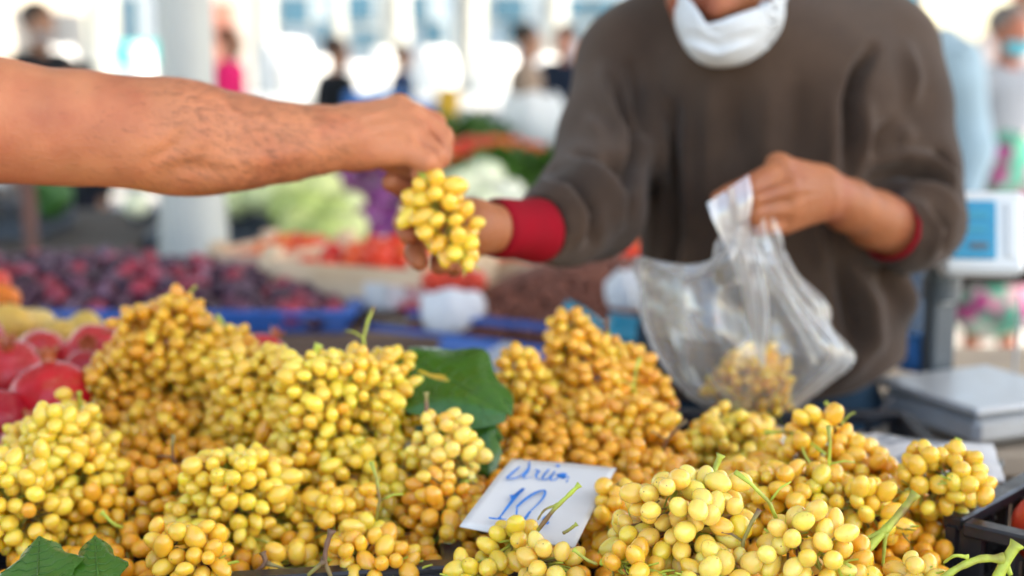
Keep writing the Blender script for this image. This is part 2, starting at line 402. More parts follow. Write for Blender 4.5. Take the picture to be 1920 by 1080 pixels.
def crate_meshes(w, d, h, t=.012):
    """ventilated plastic crate: floor grid and four walls with tall slots"""
    fl = MB(); n = int(w / .05)
    for i in range(n + 1): fl.box((-w / 2 + i * w / n, 0, .008), (.012, d, .012))
    for i in range(int(d / .07) + 1): fl.box((0, -d / 2 + i * .07, .0085), (w, .010, .008))
    def wall(L):
        b = MB()
        b.box((0, 0, h - .006), (L, t * 1.5, .012), bevel=.002); b.box((0, 0, .02), (L, t, .03), bevel=.002)
        b.box((0, .0005, h * .52), (L - .002, t * .75, .010))
        k = max(3, int(L / .032))
        for i in range(k + 1):
            x = -L / 2 + t / 2 + i * (L - t) / k
            b.box((x, 0, h / 2), (.006 if 0 < i < k else .018, t * .7, h - .016))
        return b
    return fl, wall(w), wall(d - 2 * t)
def crate(loc, rz, label, w=.56, d=.38, h=.13, name='plastic_crate', m=None, group=None, cat='crate'):
    m = m or M['crate']; fl, wa, wb = crate_meshes(w, d, h)
    c = empty(name, loc, label, cat, group, rz); fl.build('floor_grid', m, c)
    me = wa.mesh('side_panel', m); me2 = wb.mesh('side_panel', m)
    put('side_panel', me, c, (0, -d / 2, 0)); put('side_panel', me, c, (0, d / 2, 0), rot=(0, 0, math.pi))
    put('side_panel', me2, c, (-w / 2, 0, 0), rot=(0, 0, math.pi / 2)); put('side_panel', me2, c, (w / 2, 0, 0), rot=(0, 0, -math.pi / 2))
    return c
# grape crates
crate((-.34, 1.20, TZ), .10, 'black plastic crate under the amber grape mound on the pomegranate side', .56, .36, .12)
crate((.18, 1.38, TZ), -.04, 'black plastic crate under the grapes behind the price card', .50, .34, .12)
crate((-.20, .90, TZ), .16, 'black plastic crate whose rim peeks out above the vine leaves', .50, .26, .125)
crate((.40, 1.02, TZ), -.03, 'black plastic crate under the sharpest pale grapes', .42, .34, .10)
crate((.259, 1.394, TZ), -.40, 'black plastic crate lined with newspaper behind the front grapes', .42, .30, .095)
# crate with red fruit: its corner stands at the edge of the grapes
cc = G(1786, 968, 1.075)
ang = math.atan2(G(1925, 893, 1.075)[1] - cc[1], G(1925, 893, 1.075)[0] - cc[0])
ang2 = math.atan2(G(1935, 1062, 1.075)[1] - cc[1], G(1935, 1062, 1.075)[0] - cc[0])
w_, d_ = .42, .34
ux = np.array([math.cos(ang), math.sin(ang)]); uy = np.array([math.sin(ang), -math.cos(ang)])
cen = cc[:2] + ux * w_ / 2 + uy * d_ / 2
crate((cen[0], cen[1], TZ), ang, 'black plastic crate holding red fruit beside the front grapes', w_, d_, 1.075 - TZ)
M['tomato'] = mat('red_fruit', (.62, .03, .02), .36, .12, 12, objcol=True, sss=.15, sscale=.006, spec=.35)

# ------------------------------------------------------------------ GRAPES
BD = .0158
sv, sf = uvsphere(16, 10, (.5, .5, .61))
def vberry(seed, el):
    v = np.array(sv); v[:, 2] *= el
    v *= (1 + .035 * vnoise(v, 3.0, seed))[:, None]
    z = v[:, 2]; v[:, 0] += .03 * math.sin(seed) * np.cos(z * 3); v[:, 0] *= 1 - .10 * np.clip(z, 0, 1); v[:, 1] *= 1 - .10 * np.clip(z, 0, 1)
    return make_mesh('grape', v * 1.0, sf, M['grape'])
BERRY = [vberry(i, e) for i, e in enumerate((1.0, 1.08, 1.14, 1.22, 1.04, 1.3))]
icv, icf = uvsphere(8, 6, (.5, .5, .58))

def frame_from_z(z, roll=0):
    q = Vector(z).to_track_quat('Z', 'Y'); return q @ Quaternion((0, 0, 1), roll)

HUES = {'amber': [(.88, .45, .05), (.89, .49, .06), (.86, .41, .045), (.89, .52, .07)],
        'gold': [(.90, .54, .07), (.89, .51, .06), (.91, .57, .08), (.88, .48, .055)],
        'yellow': [(.91, .585, .08), (.91, .565, .075), (.90, .60, .085), (.91, .54, .07)],
        'green': [(.87, .61, .085), (.89, .615, .095), (.84, .61, .08), (.90, .58, .085)],
        'pale': [(.94, .66, .16), (.94, .64, .14), (.93, .67, .17), (.94, .60, .12)],
        'bag': [(.96, .52, .03), (.95, .48, .025), (.96, .56, .035)]}

class Hash:
    def __init__(s, c): s.c = c; s.d = {}
    def near(s, p, r):
        k = (p / s.c).astype(int); out = False
        for i in (-1, 0, 1):
            for j in (-1, 0, 1):
                for l in (-1, 0, 1):
                    for q in s.d.get((k[0] + i, k[1] + j, k[2] + l), ()):
                        d = p - q
                        if d @ d < r * r: return True
        return False
    def add(s, p): s.d.setdefault(tuple((p / s.c).astype(int)), []).append(p)
GH = Hash(.02)
BUN = []          # bunches seen so far as envelopes
def envelope(b, P):
    """<1 inside the bunch"""
    A, B, R = b['a'], b['b'], b['R']; ba = B - A; L = np.linalg.norm(ba); u = ba / L
    q = P - (A + B) / 2; t = (q @ u) / (L / 2 + R * .55)
    d = np.linalg.norm(q - np.outer(q @ u, u), axis=1) / (R * np.sqrt(np.clip(1 - np.abs(t) ** 2.6, 0.02, 1)) * (1 - .22 * t))
    return np.where(np.abs(t) >= 1, 9, d)

def bunch(i, b, free=False, held=None):
    A, B, R = b['a'], b['b'], b['R']; hue = b['hue']; bd = b.get('bd', BD) if 'bd' in b else (BD * float(np.interp((A[1] + B[1]) / 2, [1.05, 1.3], [.86, .83])))
    ba = B - A; L = np.linalg.norm(ba); u = ba / L; C = (A + B) / 2; H = L / 2 + R * .55
    e1 = np.cross(u, [0, 0, 1.0]); e1 = e1 / np.linalg.norm(e1) if np.linalg.norm(e1) > .1 else np.array([1.0, 0, 0]); e2 = np.cross(u, e1)
    ph = rnd.random() * 6
    root = empty('grape_bunch', tuple(C), b['label'], 'grapes', 'bunches of yellow grapes'); Cn = C
    cand = []
    area = 4 * math.pi * R * H; n = int(area / (bd * bd) * 12)
    t = nrs.uniform(-1, 1, n); phi = nrs.uniform(0, 2 * math.pi, n); lay = nrs.uniform(0, 1, n)
    lump = 1 + .16 * np.sin(3 * phi + ph + 4 * t) + .11 * np.sin(5 * phi - 7 * t + 2 * ph)
    rr = R * np.sqrt(np.clip(1 - np.abs(t) ** 2.6, 0, 1)) * (1 - .22 * t) * lump
    rr = np.maximum(rr - bd * .5, 0) * np.where(lay > .45, nrs.uniform(.93, 1.06, n), nrs.uniform(.55, .75, n))
    dirs = np.cos(phi)[:, None] * e1 + np.sin(phi)[:, None] * e2
    P = C + (t * (H - bd * .5))[:, None] * u + rr[:, None] * dirs
    nrm = dirs * (1 - t ** 4)[:, None] + u * (np.sign(t) * np.abs(t) ** 3)[:, None]; nrm /= np.linalg.norm(nrm, axis=1)[:, None]
    n0 = n
    # shoulders: side clusters that make the outline ragged
    for _ in range(0 if b.get('plain') else 3 if not free else 1):
        tl_ = rnd.uniform(-.75, .5); a_ = rnd.uniform(0, 6.28); dl = math.cos(a_) * e1 + math.sin(a_) * e2; dl = dl + np.array([0, 0, .35]); dl /= np.linalg.norm(dl)
        lc = C + u * tl_ * H + dl * R * rnd.uniform(.72, .95); lr = R * rnd.uniform(.30, .46); m_ = int(lr * lr * 12.6 / (bd * bd) * 10)
        dd_ = nrs.normal(0, 1, (m_, 3)); dd_ /= np.linalg.norm(dd_, axis=1)[:, None]; Pl = lc + dd_ * (lr - bd * .4) * nrs.uniform(.9, 1.15, m_)[:, None]
        ins_ = envelope(b, Pl) < .9; Pl = Pl[~ins_]; dd_ = dd_[~ins_]; m_ = len(Pl)
        P = np.concatenate([P, Pl]); nrm = np.concatenate([nrm, dd_]); lay = np.concatenate([lay, np.full(m_, .9)]); t = np.concatenate([t, np.full(m_, tl_)]); phi = np.concatenate([phi, np.full(m_, a_)]); n += m_
    ok = P[:, 2] > (TZ + .02)
    for j, o in enumerate(BUN):
        if o is b or free or o.get('free'): continue
        en = envelope(o, P); ok &= ~(en < (.84 if j < i else .74))
    hid = np.zeros(n, bool)
    view = CP - P; view /= np.linalg.norm(view, axis=1)[:, None]
    face = (nrm * view).sum(1)
    keep = (face > -.25) | (nrm[:, 2] > .3) if not free else np.ones(n, bool)
    ok &= keep | (lay > .8) | (lay <= .45)
    outer = lay > .45
    order = np.argsort(~outer, kind='stable')
    loc_h = Hash(.02); fill = []; main = []; misses = 0
    for k in order:
        if not ok[k]: continue
        if outer[k] and k < n0 and math.sin(phi[k] * 2.3 + t[k] * 9 + ph) > .93: continue
        p = P[k]; md = bd * (.84 if outer[k] else .92)
        if loc_h.near(p, md): continue
        if not free and GH.near(p, bd * .70): continue
        loc_h.add(p); (main if (outer[k] and keep[k]) else fill).append(k)
        if not free: GH.add(p)
    main = main[:295]
    hs = HUES[hue]; pal_shift = rnd.uniform(.96, 1.03)
    pts = MB(); nped = 0
    for k in main:
        p = P[k]; s_ = bd * rnd.choice((.78, .88, .95, 1, 1, 1.05, 1.12, 1.16))
        d = nrm[k] + nrs.normal(0, .38, 3) + u * .25; d /= np.linalg.norm(d)
        o = bpy.data.objects.new('grape', rnd.choice(BERRY)); o.rotation_mode = 'QUATERNION'
        o.location = p - Cn; o.rotation_quaternion = frame_from_z(d, rnd.uniform(0, 6)); o.scale = (s_, s_, s_)
        c = rnd.choice(hs) if rnd.random() < .965 else rnd.choice(HUES[rnd.choice(('amber', 'green', 'gold'))])
        f = rnd.uniform(.9, 1.06) * pal_shift; o.color = (min(.95, c[0] * f), c[1] * f * rnd.uniform(.94, 1.05), c[2] * f, 1)
        COL.objects.link(o); o.parent = root
        # pedicel from the inner end of the berry towards the axis
        a = p - d * s_ * .55; tt = np.clip((a - C) @ u - bd * .8, -H, H); ax_ = C + u * tt
        q = a + (ax_ - a) * min(1, 1.1 * bd / (np.linalg.norm(ax_ - a) + 1e-6)); mid = (a + q) / 2 + nrs.normal(0, .0012, 3)
        pts.tube([a - Cn, mid - Cn, q - Cn], [.0011, .0007, .0010], 4, False); nped += 1
    # branching rachis
    st = MB(); xs = np.linspace(-H * 1.0, H * .8, 9)
    st.tube([C + u * x + .12 * R * np.array([math.sin(x * 90), math.cos(x * 70), math.sin(x * 50)]) - Cn for x in xs], np.linspace(.0026, .0012, 9), 6)
    for x in xs:
        for _ in range(3):
            a_ = rnd.uniform(0, 6.28); dd = (math.cos(a_) * e1 + math.sin(a_) * e2); r_ = R * .72 * math.sqrt(max(.05, 1 - abs(x / H) ** 2.6))
            st.tube([C + u * x - Cn, C + u * (x + .006) + dd * r_ * .4 - Cn, C + u * (x + .012) + dd * r_ * .62 - Cn], [.0011, .0009, .0007], 4, False)
    stem = st.build('stem', M['stem'], root, True)
    if pts.n: pts.build('pedicels', M['pedicel'], root, True)
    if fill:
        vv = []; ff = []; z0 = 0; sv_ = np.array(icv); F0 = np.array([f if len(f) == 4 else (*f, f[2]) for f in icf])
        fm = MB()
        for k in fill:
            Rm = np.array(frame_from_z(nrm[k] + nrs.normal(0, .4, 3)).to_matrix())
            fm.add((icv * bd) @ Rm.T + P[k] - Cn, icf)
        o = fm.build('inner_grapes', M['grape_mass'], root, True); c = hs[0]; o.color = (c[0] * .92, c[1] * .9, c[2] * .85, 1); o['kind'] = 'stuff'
    # a short bent stalk on bunches whose long one is hidden
    if not b.get('stalks') and not free and not b.get('plain') and rnd.random() < .42:
        s0 = C - u * H * .7 + np.array([0, 0, R * .3]); d0 = -u * .5 + np.array([rnd.uniform(-.5, .5), rnd.uniform(-.6, .1), rnd.uniform(.5, 1)]); d0 /= np.linalg.norm(d0); d1 = np.cross(d0, [0, 1, .2]) * rnd.choice((-1, 1)); l_ = rnd.uniform(.022, .036)
        tb_ = MB(); tb_.tube([s0 - Cn, s0 + d0 * l_ * .5 - Cn, s0 + d0 * l_ + d1 * l_ * .2 - Cn, s0 + d0 * l_ * 1.35 + d1 * l_ * .4 - Cn], [.0016, .0014, .0014, .0021], 7); tb_.tube([s0 + d0 * l_ * .5 - Cn, s0 + d0 * l_ * .7 - d1 * l_ * .3 - Cn, s0 + d0 * l_ * .75 - d1 * l_ * .55 - Cn], [.0011, .0009, .0007], 5)
        tb_.build('stalk', M['stem'] if rnd.random() < .65 else M['stem_brown'], root, True)
    # stalk that sticks out of the bunch
    for s_ in b.get('stalks', ()):
        m_ = M['stem'] if s_[0] == 'g' else M['stem_brown']; tb_ = MB()
        for (poly, r0, r1) in s_[1]:
            pp = [np.array(W(*q)) - Cn for q in poly]; qq = []
            for a, c in zip(pp[:-1], pp[1:]):
                for w in (0, .25, .5, .75): qq.append(a + (c - a) * w)
            qq.append(pp[-1]); qq = np.array(qq); sm = qq.copy(); sm[1:-1] = (qq[:-2] + 2 * qq[1:-1] + qq[2:]) / 4; sm[1:-1] = (sm[:-2] + 2 * sm[1:-1] + sm[2:]) / 4
            m2 = len(sm); tt = np.linspace(0, 1, m2); rad = r0 + (r1 - r0) * tt + .00025 * np.sin(tt * 23 + 1); rad[0] *= 1.5; rad[1] *= 1.12
            tb_.tube(sm, rad, 8)
        tb_.build('stalk', m_, root, True)
    return root, len(main), len(fill)

def B_(ax, ay, bx, by, R, D, hue, label, dd=0.0, **k):
    """stem end pixel, tip pixel, half width in pixels, depth"""
    a = W(ax, ay, D - dd / 2 + .02); c = W(bx, by, D + dd / 2)
    return dict(a=np.array(a), b=np.array(c), R=1.2 * R * D / FPX, hue=hue, label=label, **k)
S = lambda kind, *br: (kind, br)
BUNCHES = [
 B_(335, 640, 300, 770, 100, 1.50, 'amber', 'tall amber grape bunch forming the peak beside the pomegranates'),
 B_(400, 655, 440, 790, 70, 1.46, 'gold', 'golden grape bunch leaning on the amber peak toward the middle', 0, stalks=[S('g', ([(425, 640, 1.46), (418, 605, 1.48), (405, 590, 1.48)], .0022, .0028))]),
 B_(232, 690, 235, 800, 62, 1.47, 'amber', 'amber grape bunch touching the pomegranates'),
 B_(500, 700, 480, 830, 84, 1.36, 'yellow', 'yellow grape bunch in front of the single pomegranate'),
 B_(360, 830, 260, 880, 72, 1.37, 'amber', 'amber shaded grape bunch low between peak and pale bunch'),
 B_(640, 720, 590, 840, 92, 1.29, 'green', 'greenish yellow grape bunch with forked green stalk near the leaf', 0, stalks=[S('g', ([(598, 645, 1.30), (585, 672, 1.30), (620, 705, 1.30), (660, 740, 1.30)], .0030, .0022), ([(585, 672, 1.30), (560, 690, 1.30), (548, 712, 1.31)], .0020, .0012), ([(628, 672, 1.30), (632, 700, 1.30)], .0016, .0010))]),
 B_(690, 700, 740, 800, 66, 1.33, 'yellow', 'yellow grape bunch pressed against the large vine leaf'),
 B_(95, 860, 165, 900, 84, 1.22, 'green', 'pale green grape bunch at the side under the pomegranates'),
 B_(20, 920, 70, 1000, 74, 1.16, 'green', 'pale grape bunch above the pair of vine leaves'),
 B_(150, 780, 120, 850, 44, 1.34, 'green', 'small greenish bunch right below the big pomegranate', 0, stalks=[S('g', ([(148, 735, 1.33), (152, 765, 1.34), (160, 800, 1.34)], .0016, .0024))]),
 B_(205, 950, 150, 1010, 60, 1.20, 'gold', 'golden grape bunch between pale bunch and crate rim', 0, stalks=[S('g', ([(190, 960, 1.17), (215, 985, 1.17), (235, 990, 1.18)], .0014, .0018))]),
 B_(425, 900, 455, 1000, 88, 1.17, 'green', 'yellow green bunch standing upright above the black rim', 0, stalks=[S('g', ([(425, 852, 1.18), (424, 880, 1.18)], .0022, .0020))]),
 B_(320, 1035, 400, 1060, 58, 1.07, 'gold', 'golden bunch hanging over the black crate rim'),
 B_(545, 880, 600, 960, 76, 1.26, 'gold', 'dull gold grape bunch in the hollow at the middle of the pile'),
 B_(700, 880, 690, 1000, 84, 1.25, 'green', 'olive tinted grape bunch just beyond the card'),
 B_(815, 800, 868, 890, 50, 1.22, 'pale', 'loose pale bunch with single grapes in front of the dark leaves', 0, stalks=[S('b', ([(799, 735, 1.24), (800, 775, 1.24), (808, 830, 1.23)], .0016, .0016))]),
 B_(850, 930, 800, 1040, 68, 1.19, 'amber', 'amber grape bunch touching the lower corner of the price card'),
 B_(640, 1045, 770, 1070, 52, 1.10, 'amber', 'amber grape bunch below the olive tinted one'),
 B_(520, 1060, 590, 1085, 44, 1.12, 'yellow', 'yellow grape bunch behind the purple forked stalk', 0, stalks=[S('b', ([(622, 994, 1.08), (612, 1022, 1.08), (608, 1052, 1.08), (622, 1085, 1.08)], .0022, .0015), ([(608, 1052, 1.08), (585, 1072, 1.08), (565, 1090, 1.09)], .0019, .0013), ([(492, 1035, 1.10), (500, 1056, 1.10), (470, 1080, 1.10)], .0021, .0014), ([(500, 1056, 1.10), (545, 1070, 1.10)], .0015, .0010))]),
 B_(1130, 690, 1085, 830, 98, 1.50, 'amber', 'big amber grape bunch with a dry stalk pointing at the scoop', 0, stalks=[S('b', ([(1138, 598, 1.49), (1136, 635, 1.50), (1130, 680, 1.50)], .0020, .0026), ([(1136, 635, 1.50), (1105, 655, 1.50), (1085, 680, 1.50)], .0010, .0008), ([(1138, 650, 1.50), (1165, 655, 1.50), (1172, 685, 1.50)], .0009, .0006))]),
 B_(1000, 750, 960, 830, 84, 1.46, 'gold', 'gold grape bunch leaning against the vine leaf from behind'),
 B_(1190, 800, 1170, 910, 84, 1.38, 'amber', 'amber and olive grape bunch sloping down toward the clear bag'),
 B_(1050, 890, 1010, 960, 60, 1.40, 'gold', 'gold grape bunch hidden behind the price card'),
 B_(1235, 880, 1180, 950, 56, 1.30, 'amber', 'small amber bunch between price card and sharpest bunch'),
 B_(1320, 830, 1430, 860, 60, 1.38, 'green', 'greenish grape bunch right under the clear bag'),
 B_(1565, 850, 1470, 900, 70, 1.24, 'gold', 'gold grape bunch with a green vine looping over it', 0, stalks=[S('g', ([(1435, 812, 1.26), (1480, 808, 1.25), (1520, 830, 1.22), (1548, 852, 1.20)], .0016, .0014), ([(1500, 815, 1.24), (1506, 850, 1.20), (1530, 885, 1.18)], .0014, .0010), ([(1583, 800, 1.27), (1585, 830, 1.27)], .0024, .0020))]),
 B_(1590, 840, 1640, 920, 44, 1.27, 'gold', 'narrow gold bunch in front of the printed newspaper'),
 B_(1275, 945, 1300, 1030, 92, 1.03, 'pale', 'sharp pale yellow bunch right of the price card with a green nib', 0, bd=.0138, stalks=[S('g', ([(1352, 852, 1.06), (1340, 880, 1.06), (1338, 900, 1.05)], .0023, .0018))]),
 B_(1190, 985, 1220, 1070, 52, 1.06, 'pale', 'pale bunch tucked beside the sharpest bunch near the card'),
 B_(1480, 920, 1490, 1000, 80, 1.15, 'gold', 'gold bunch in the second row behind the sharp grapes'),
 B_(1800, 890, 1710, 920, 60, 1.16, 'yellow', 'yellow bunch resting at the corner of the black crate', 0, stalks=[S('g', ([(1798, 822, 1.17), (1785, 850, 1.17), (1778, 872, 1.17)], .0021, .0030))]),
 B_(1845, 915, 1790, 905, 32, 1.14, 'yellow', 'small yellow tip of grapes touching the crate rim'),
 B_(1715, 960, 1735, 1050, 66, 1.22, 'amber', 'orange toned bunch hanging against the black crate wall'),
 B_(1590, 950, 1670, 985, 56, 1.12, 'yellow', 'yellow bunch with a long green stalk rising across it', 0, stalks=[S('g', ([(1718, 924, 1.05), (1690, 960, 1.05), (1655, 1000, 1.04), (1615, 1042, 1.03)], .0028, .0032), ([(1662, 992, 1.04), (1625, 1012, 1.04), (1580, 1016, 1.04)], .0024, .0014), ([(1660, 1000, 1.04), (1658, 1030, 1.04), (1655, 1062, 1.04)], .0018, .0010), ([(1625, 1032, 1.03), (1632, 1060, 1.03), (1640, 1075, 1.03)], .0012, .0010))]),
 B_(1470, 1010, 1570, 1060, 64, .99, 'pale', 'sharp pale yellow bunch at the very front of the stall', 0, bd=.0138),
 B_(1390, 1065, 1290, 1090, 44, .99, 'pale', 'sharp pale bunch cut off at the front edge beside the foremost one'),
 B_(1000, 1042, 1075, 1085, 46, 1.03, 'pale', 'small sharp bunch standing before the price card', 0, plain=True, bd=.0134),
 B_(985, 1000, 915, 1062, 40, 1.07, 'green', 'green yellow bunch overlapping the number on the card', 0, plain=True, stalks=[S('g', ([(1087, 908, 1.06), (1070, 925, 1.06), (1038, 955, 1.06), (1008, 995, 1.06)], .0017, .0018), ([(1045, 946, 1.06), (1020, 955, 1.06), (1008, 975, 1.06)], .0010, .0008), ([(1082, 982, 1.06), (1065, 995, 1.06), (1055, 1000, 1.06)], .0012, .0014))]),
 B_(1155, 1055, 1230, 1080, 46, 1.00, 'gold', 'front gold bunch with shrivelled orange grapes below the card', 0, stalks=[S('g', ([(1075, 1030, 1.01), (1100, 1050, 1.01), (1120, 1058, 1.01)], .0012, .0012))]),
 B_(1690, 1075, 1760, 1085, 40, .99, 'pale', 'front pale bunch whose green stalk forks toward the red fruit', 0, stalks=[S('g', ([(1908, 1018, .98), (1885, 1052, .98), (1868, 1090, .98)], .0036, .0040), ([(1880, 1048, .98), (1840, 1046, .98), (1800, 1062, .98), (1765, 1085, .98)], .0030, .0024), ([(1885, 1055, .98), (1895, 1078, .98)], .0022, .0020), ([(1815, 1045, .98), (1790, 1040, .98), (1770, 1055, .99)], .0014, .0010))]),
 B_(480, 940, 540, 1010, 60, 1.19, 'green', 'green yellow bunch joined to the upright one'),
 B_(60, 840, 30, 850, 46, 1.26, 'green', 'pale green bunch at the frame edge under the red fruit'),
 B_(930, 1070, 850, 1090, 42, 1.06, 'green', 'greenish bunch lowest of those in front of the card'),
 B_(1620, 1060, 1600, 1085, 34, .99, 'gold', 'little gold bunch between the two foremost pale bunches'),
 B_(330, 910, 300, 985, 56, 1.22, 'amber', 'amber bunch in the hollow right of the pale green bunch'),
 B_(640, 950, 610, 1030, 60, 1.17, 'gold', 'gold bunch low in the hollow between upright bunch and olive bunch'),
 B_(770, 900, 790, 960, 50, 1.26, 'amber', 'amber bunch under the loose pale grapes'),
 B_(560, 760, 520, 860, 56, 1.33, 'gold', 'gold bunch wedged between the two yellow bunches at mid pile'),
 B_(1085, 850, 1130, 900, 56, 1.40, 'amber', 'amber bunch just above the upper corner of the price card'),
 B_(1160, 930, 1140, 1010, 46, 1.15, 'gold', 'gold bunch hugging the right edge of the price card'),
 B_(1400, 900, 1380, 970, 56, 1.20, 'gold', 'shaded gold bunch between the sharpest bunch and the second row'),
 B_(1620, 880, 1650, 960, 46, 1.21, 'amber', 'amber bunch in the shade left of the crate corner bunch'),
 B_(260, 800, 330, 870, 56, 1.40, 'gold', 'gold bunch below the amber peak'),
 B_(700, 1000, 640, 1070, 46, 1.13, 'green', 'olive green bunch low beside the amber one'),
 B_(905, 850, 925, 900, 40, 1.40, 'amber', 'amber bunch seen between dark leaf and price card'),
 B_(1540, 930, 1560, 1000, 46, 1.13, 'green', 'green yellow bunch under the looping vine'),
 B_(1440, 830, 1380, 800, 34, 1.44, 'gold', 'small gold bunch touching the bottom of the clear bag'),
]
DSURF_Y = [560, 600, 650, 750, 850, 950, 1080, 1400]; DSURF_D = [1.62, 1.58, 1.50, 1.37, 1.25, 1.16, 1.06, .93]
BUN = BUNCHES
tot = [0, 0]
for i, b in enumerate(BUNCHES):
    r = bunch(i, b); tot[0] += r[1]; tot[1] += r[2]
print('GRAPES', tot)

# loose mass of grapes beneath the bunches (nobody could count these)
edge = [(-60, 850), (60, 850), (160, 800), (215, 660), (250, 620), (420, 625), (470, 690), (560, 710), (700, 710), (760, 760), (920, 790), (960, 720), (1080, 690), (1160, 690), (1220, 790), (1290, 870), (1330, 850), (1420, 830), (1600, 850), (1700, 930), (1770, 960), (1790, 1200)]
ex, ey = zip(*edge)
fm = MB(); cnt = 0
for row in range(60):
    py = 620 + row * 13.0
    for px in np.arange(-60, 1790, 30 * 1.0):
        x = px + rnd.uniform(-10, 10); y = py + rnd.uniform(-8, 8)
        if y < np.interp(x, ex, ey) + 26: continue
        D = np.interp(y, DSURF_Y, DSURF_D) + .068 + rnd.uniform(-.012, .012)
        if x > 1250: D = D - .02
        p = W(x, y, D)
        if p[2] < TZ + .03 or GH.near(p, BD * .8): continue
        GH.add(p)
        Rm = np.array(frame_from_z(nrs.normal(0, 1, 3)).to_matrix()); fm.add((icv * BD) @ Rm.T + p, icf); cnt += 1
o = fm.build('loose_grapes', M['grape_mass'], None, True); o.color = (.80, .38, .03, 1)  # darker orange puts the shade of the hollows into the colour
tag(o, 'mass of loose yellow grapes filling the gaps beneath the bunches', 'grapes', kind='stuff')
print('LOOSE', cnt)

# newspaper lining
M['news'] = mat('newsprint', (.66, .65, .63), .9, .06, 30, var2=(.28, .30, .32), vmask=(.54, .58), det=2)
def sheet(name, c4, mt, nx=18, ny=10, amp=.006, seed=0, parent=None, th=.0012, freq=30):
    c = [np.array(q, float) for q in c4]; v = []
    for j in range(ny + 1):
        for i in range(nx + 1):
            s_, t_ = i / nx, j / ny; p = (c[0] * (1 - s_) + c[1] * s_) * (1 - t_) + (c[3] * (1 - s_) + c[2] * s_) * t_; v.append(p)
    v = np.array(v); n = np.cross(c[1] - c[0], c[3] - c[0]); n /= np.linalg.norm(n)
    v = v + (vnoise(v, freq, seed) * amp + vnoise(v, freq * 2.3, seed + 3) * amp * .4)[:, None] * n
    f = [(j * (nx + 1) + i, j * (nx + 1) + i + 1, (j + 1) * (nx + 1) + i + 1, (j + 1) * (nx + 1) + i) for j in range(ny) for i in range(nx)]
    k = len(v); vv = np.concatenate([v, v - n * th]); ff = f + [tuple(q + k for q in g[::-1]) for g in f]
    ring = [i for i in range(nx + 1)] + [j * (nx + 1) + nx for j in range(1, ny + 1)] + [ny * (nx + 1) + i for i in range(nx - 1, -1, -1)] + [j * (nx + 1) for j in range(ny - 1, 0, -1)]
    ff += [(ring[a - 1], ring[a - 1] + k, ring[a] + k, ring[a]) for a in range(len(ring))]
    return put(name, make_mesh(name, vv, ff, mt), parent)
o = sheet('newspaper', [W(1390, 885, 1.37), W(1885, 905, 1.28), W(1862, 834, 1.43), W(1385, 798, 1.53)], M['news'], seed=3, amp=.006)
tag(o, 'crumpled printed newspaper lining the crate behind the grapes', 'newspaper')
M['news'].node_tree
M['ink_red'] = mat('newsprint_red', (.45, .10, .09), .9, .1, 60)
M['ink_blue'] = mat('newsprint_blue', (.10, .2, .32), .9, .1, 60)
M['ink'] = mat('newsprint_grey', (.18, .18, .19), .9, .1, 60)
news = o
for k, (x, y, D, w, h, mt) in enumerate([(1640, 838, 1.44, 26, 16, 'ink_red'), (1612, 846, 1.43, 14, 18, 'ink'), (1680, 842, 1.43, 20, 8, 'ink'), (1675, 862, 1.405, 34, 6, 'ink_blue'), (1730, 845, 1.42, 18, 18, 'ink'), (1630, 868, 1.40, 12, 12, 'ink_blue')]):
    sheet('print_block', [W(x - w, y + h, D - .0), W(x + w, y + h, D - .0), W(x + w * .9, y - h, D + .035), W(x - w * .9, y - h, D + .035)], M[mt], 4, 3, .001, k, news, .0006)

# ------------------------------------------------------------------ leaves
def leaf(name, base, tip, width, mt, label, up, parent=None, lobes=.12, curl=.25, fold=.12, n=16, m=14, seed=0):
    base, tip = np.array(base), np.array(tip); ax_ = tip - base; L = np.linalg.norm(ax_); ax_ /= L
    side = np.cross(ax_, up); side /= np.linalg.norm(side); nn = np.cross(side, ax_)
    root = empty(name, tuple(base), label, 'leaf') ; v = []
    for i in range(n + 1):
        t = i / n; w = width * (math.sin(math.pi * min(1, t * .94 + .05)) ** .62) * (1 - .28 * t) * (1 + lobes * math.sin(t * 15 + seed))
        for j in range(m + 1):
            s_ = 2 * j / m - 1
            h = -curl * L * t * t * .6 + fold * width * abs(s_) - .25 * width * s_ * s_ + .012 * math.sin(9 * t + 4 * abs(s_)) * abs(s_) * L / .08 * .2
            v.append(ax_ * (t * L + .10 * L * abs(s_) * (1 - t) * -1) + side * s_ * w + nn * h)
    v = np.array(v); k = len(v); f = [(i * (m + 1) + j, i * (m + 1) + j + 1, (i + 1) * (m + 1) + j + 1, (i + 1) * (m + 1) + j) for i in range(n) for j in range(m)]
    th = .0006; vv = np.concatenate([v, v - nn * th]); ff = f + [tuple(q + k for q in g[::-1]) for g in f]
    put('blade', make_mesh('blade', vv, ff, mt), root)
    vb = MB(); mid = m // 2
    vb.tube([v[i * (m + 1) + mid] + nn * .0003 for i in range(n + 1)], np.linspace(.0011, .0004, n + 1), 5)
    for i in range(1, n - 2, 2):
        for sg in (-1, 1):
            js = [mid + sg * q for q in range(0, mid)]; pl = [v[min(n, i + int(q * .45)) * (m + 1) + j] + nn * .0002 for q, j in enumerate(js)]
            if len(pl) > 2: vb.tube(pl, np.linspace(.0006, .0002, len(pl)), 4, False)
    vb.build('vein', M['leaf'] if mt is M['leaf'] else M['stem'], root, True)
    return root
upv = np.array([-.1, -.45, .9])
leaf('vine_leaf', W(762, 668, 1.36), W(948, 758, 1.28), .056, M['leaf'], 'large glossy green vine leaf arching over the grapes', upv, curl=.15, seed=1)
leaf('vine_leaf', W(850, 775, 1.31), W(915, 890, 1.27), .032, M['leaf'], 'dark green leaf hanging down behind the loose pale grapes', np.array([-.1, -.9, .3]), curl=.1, seed=2)
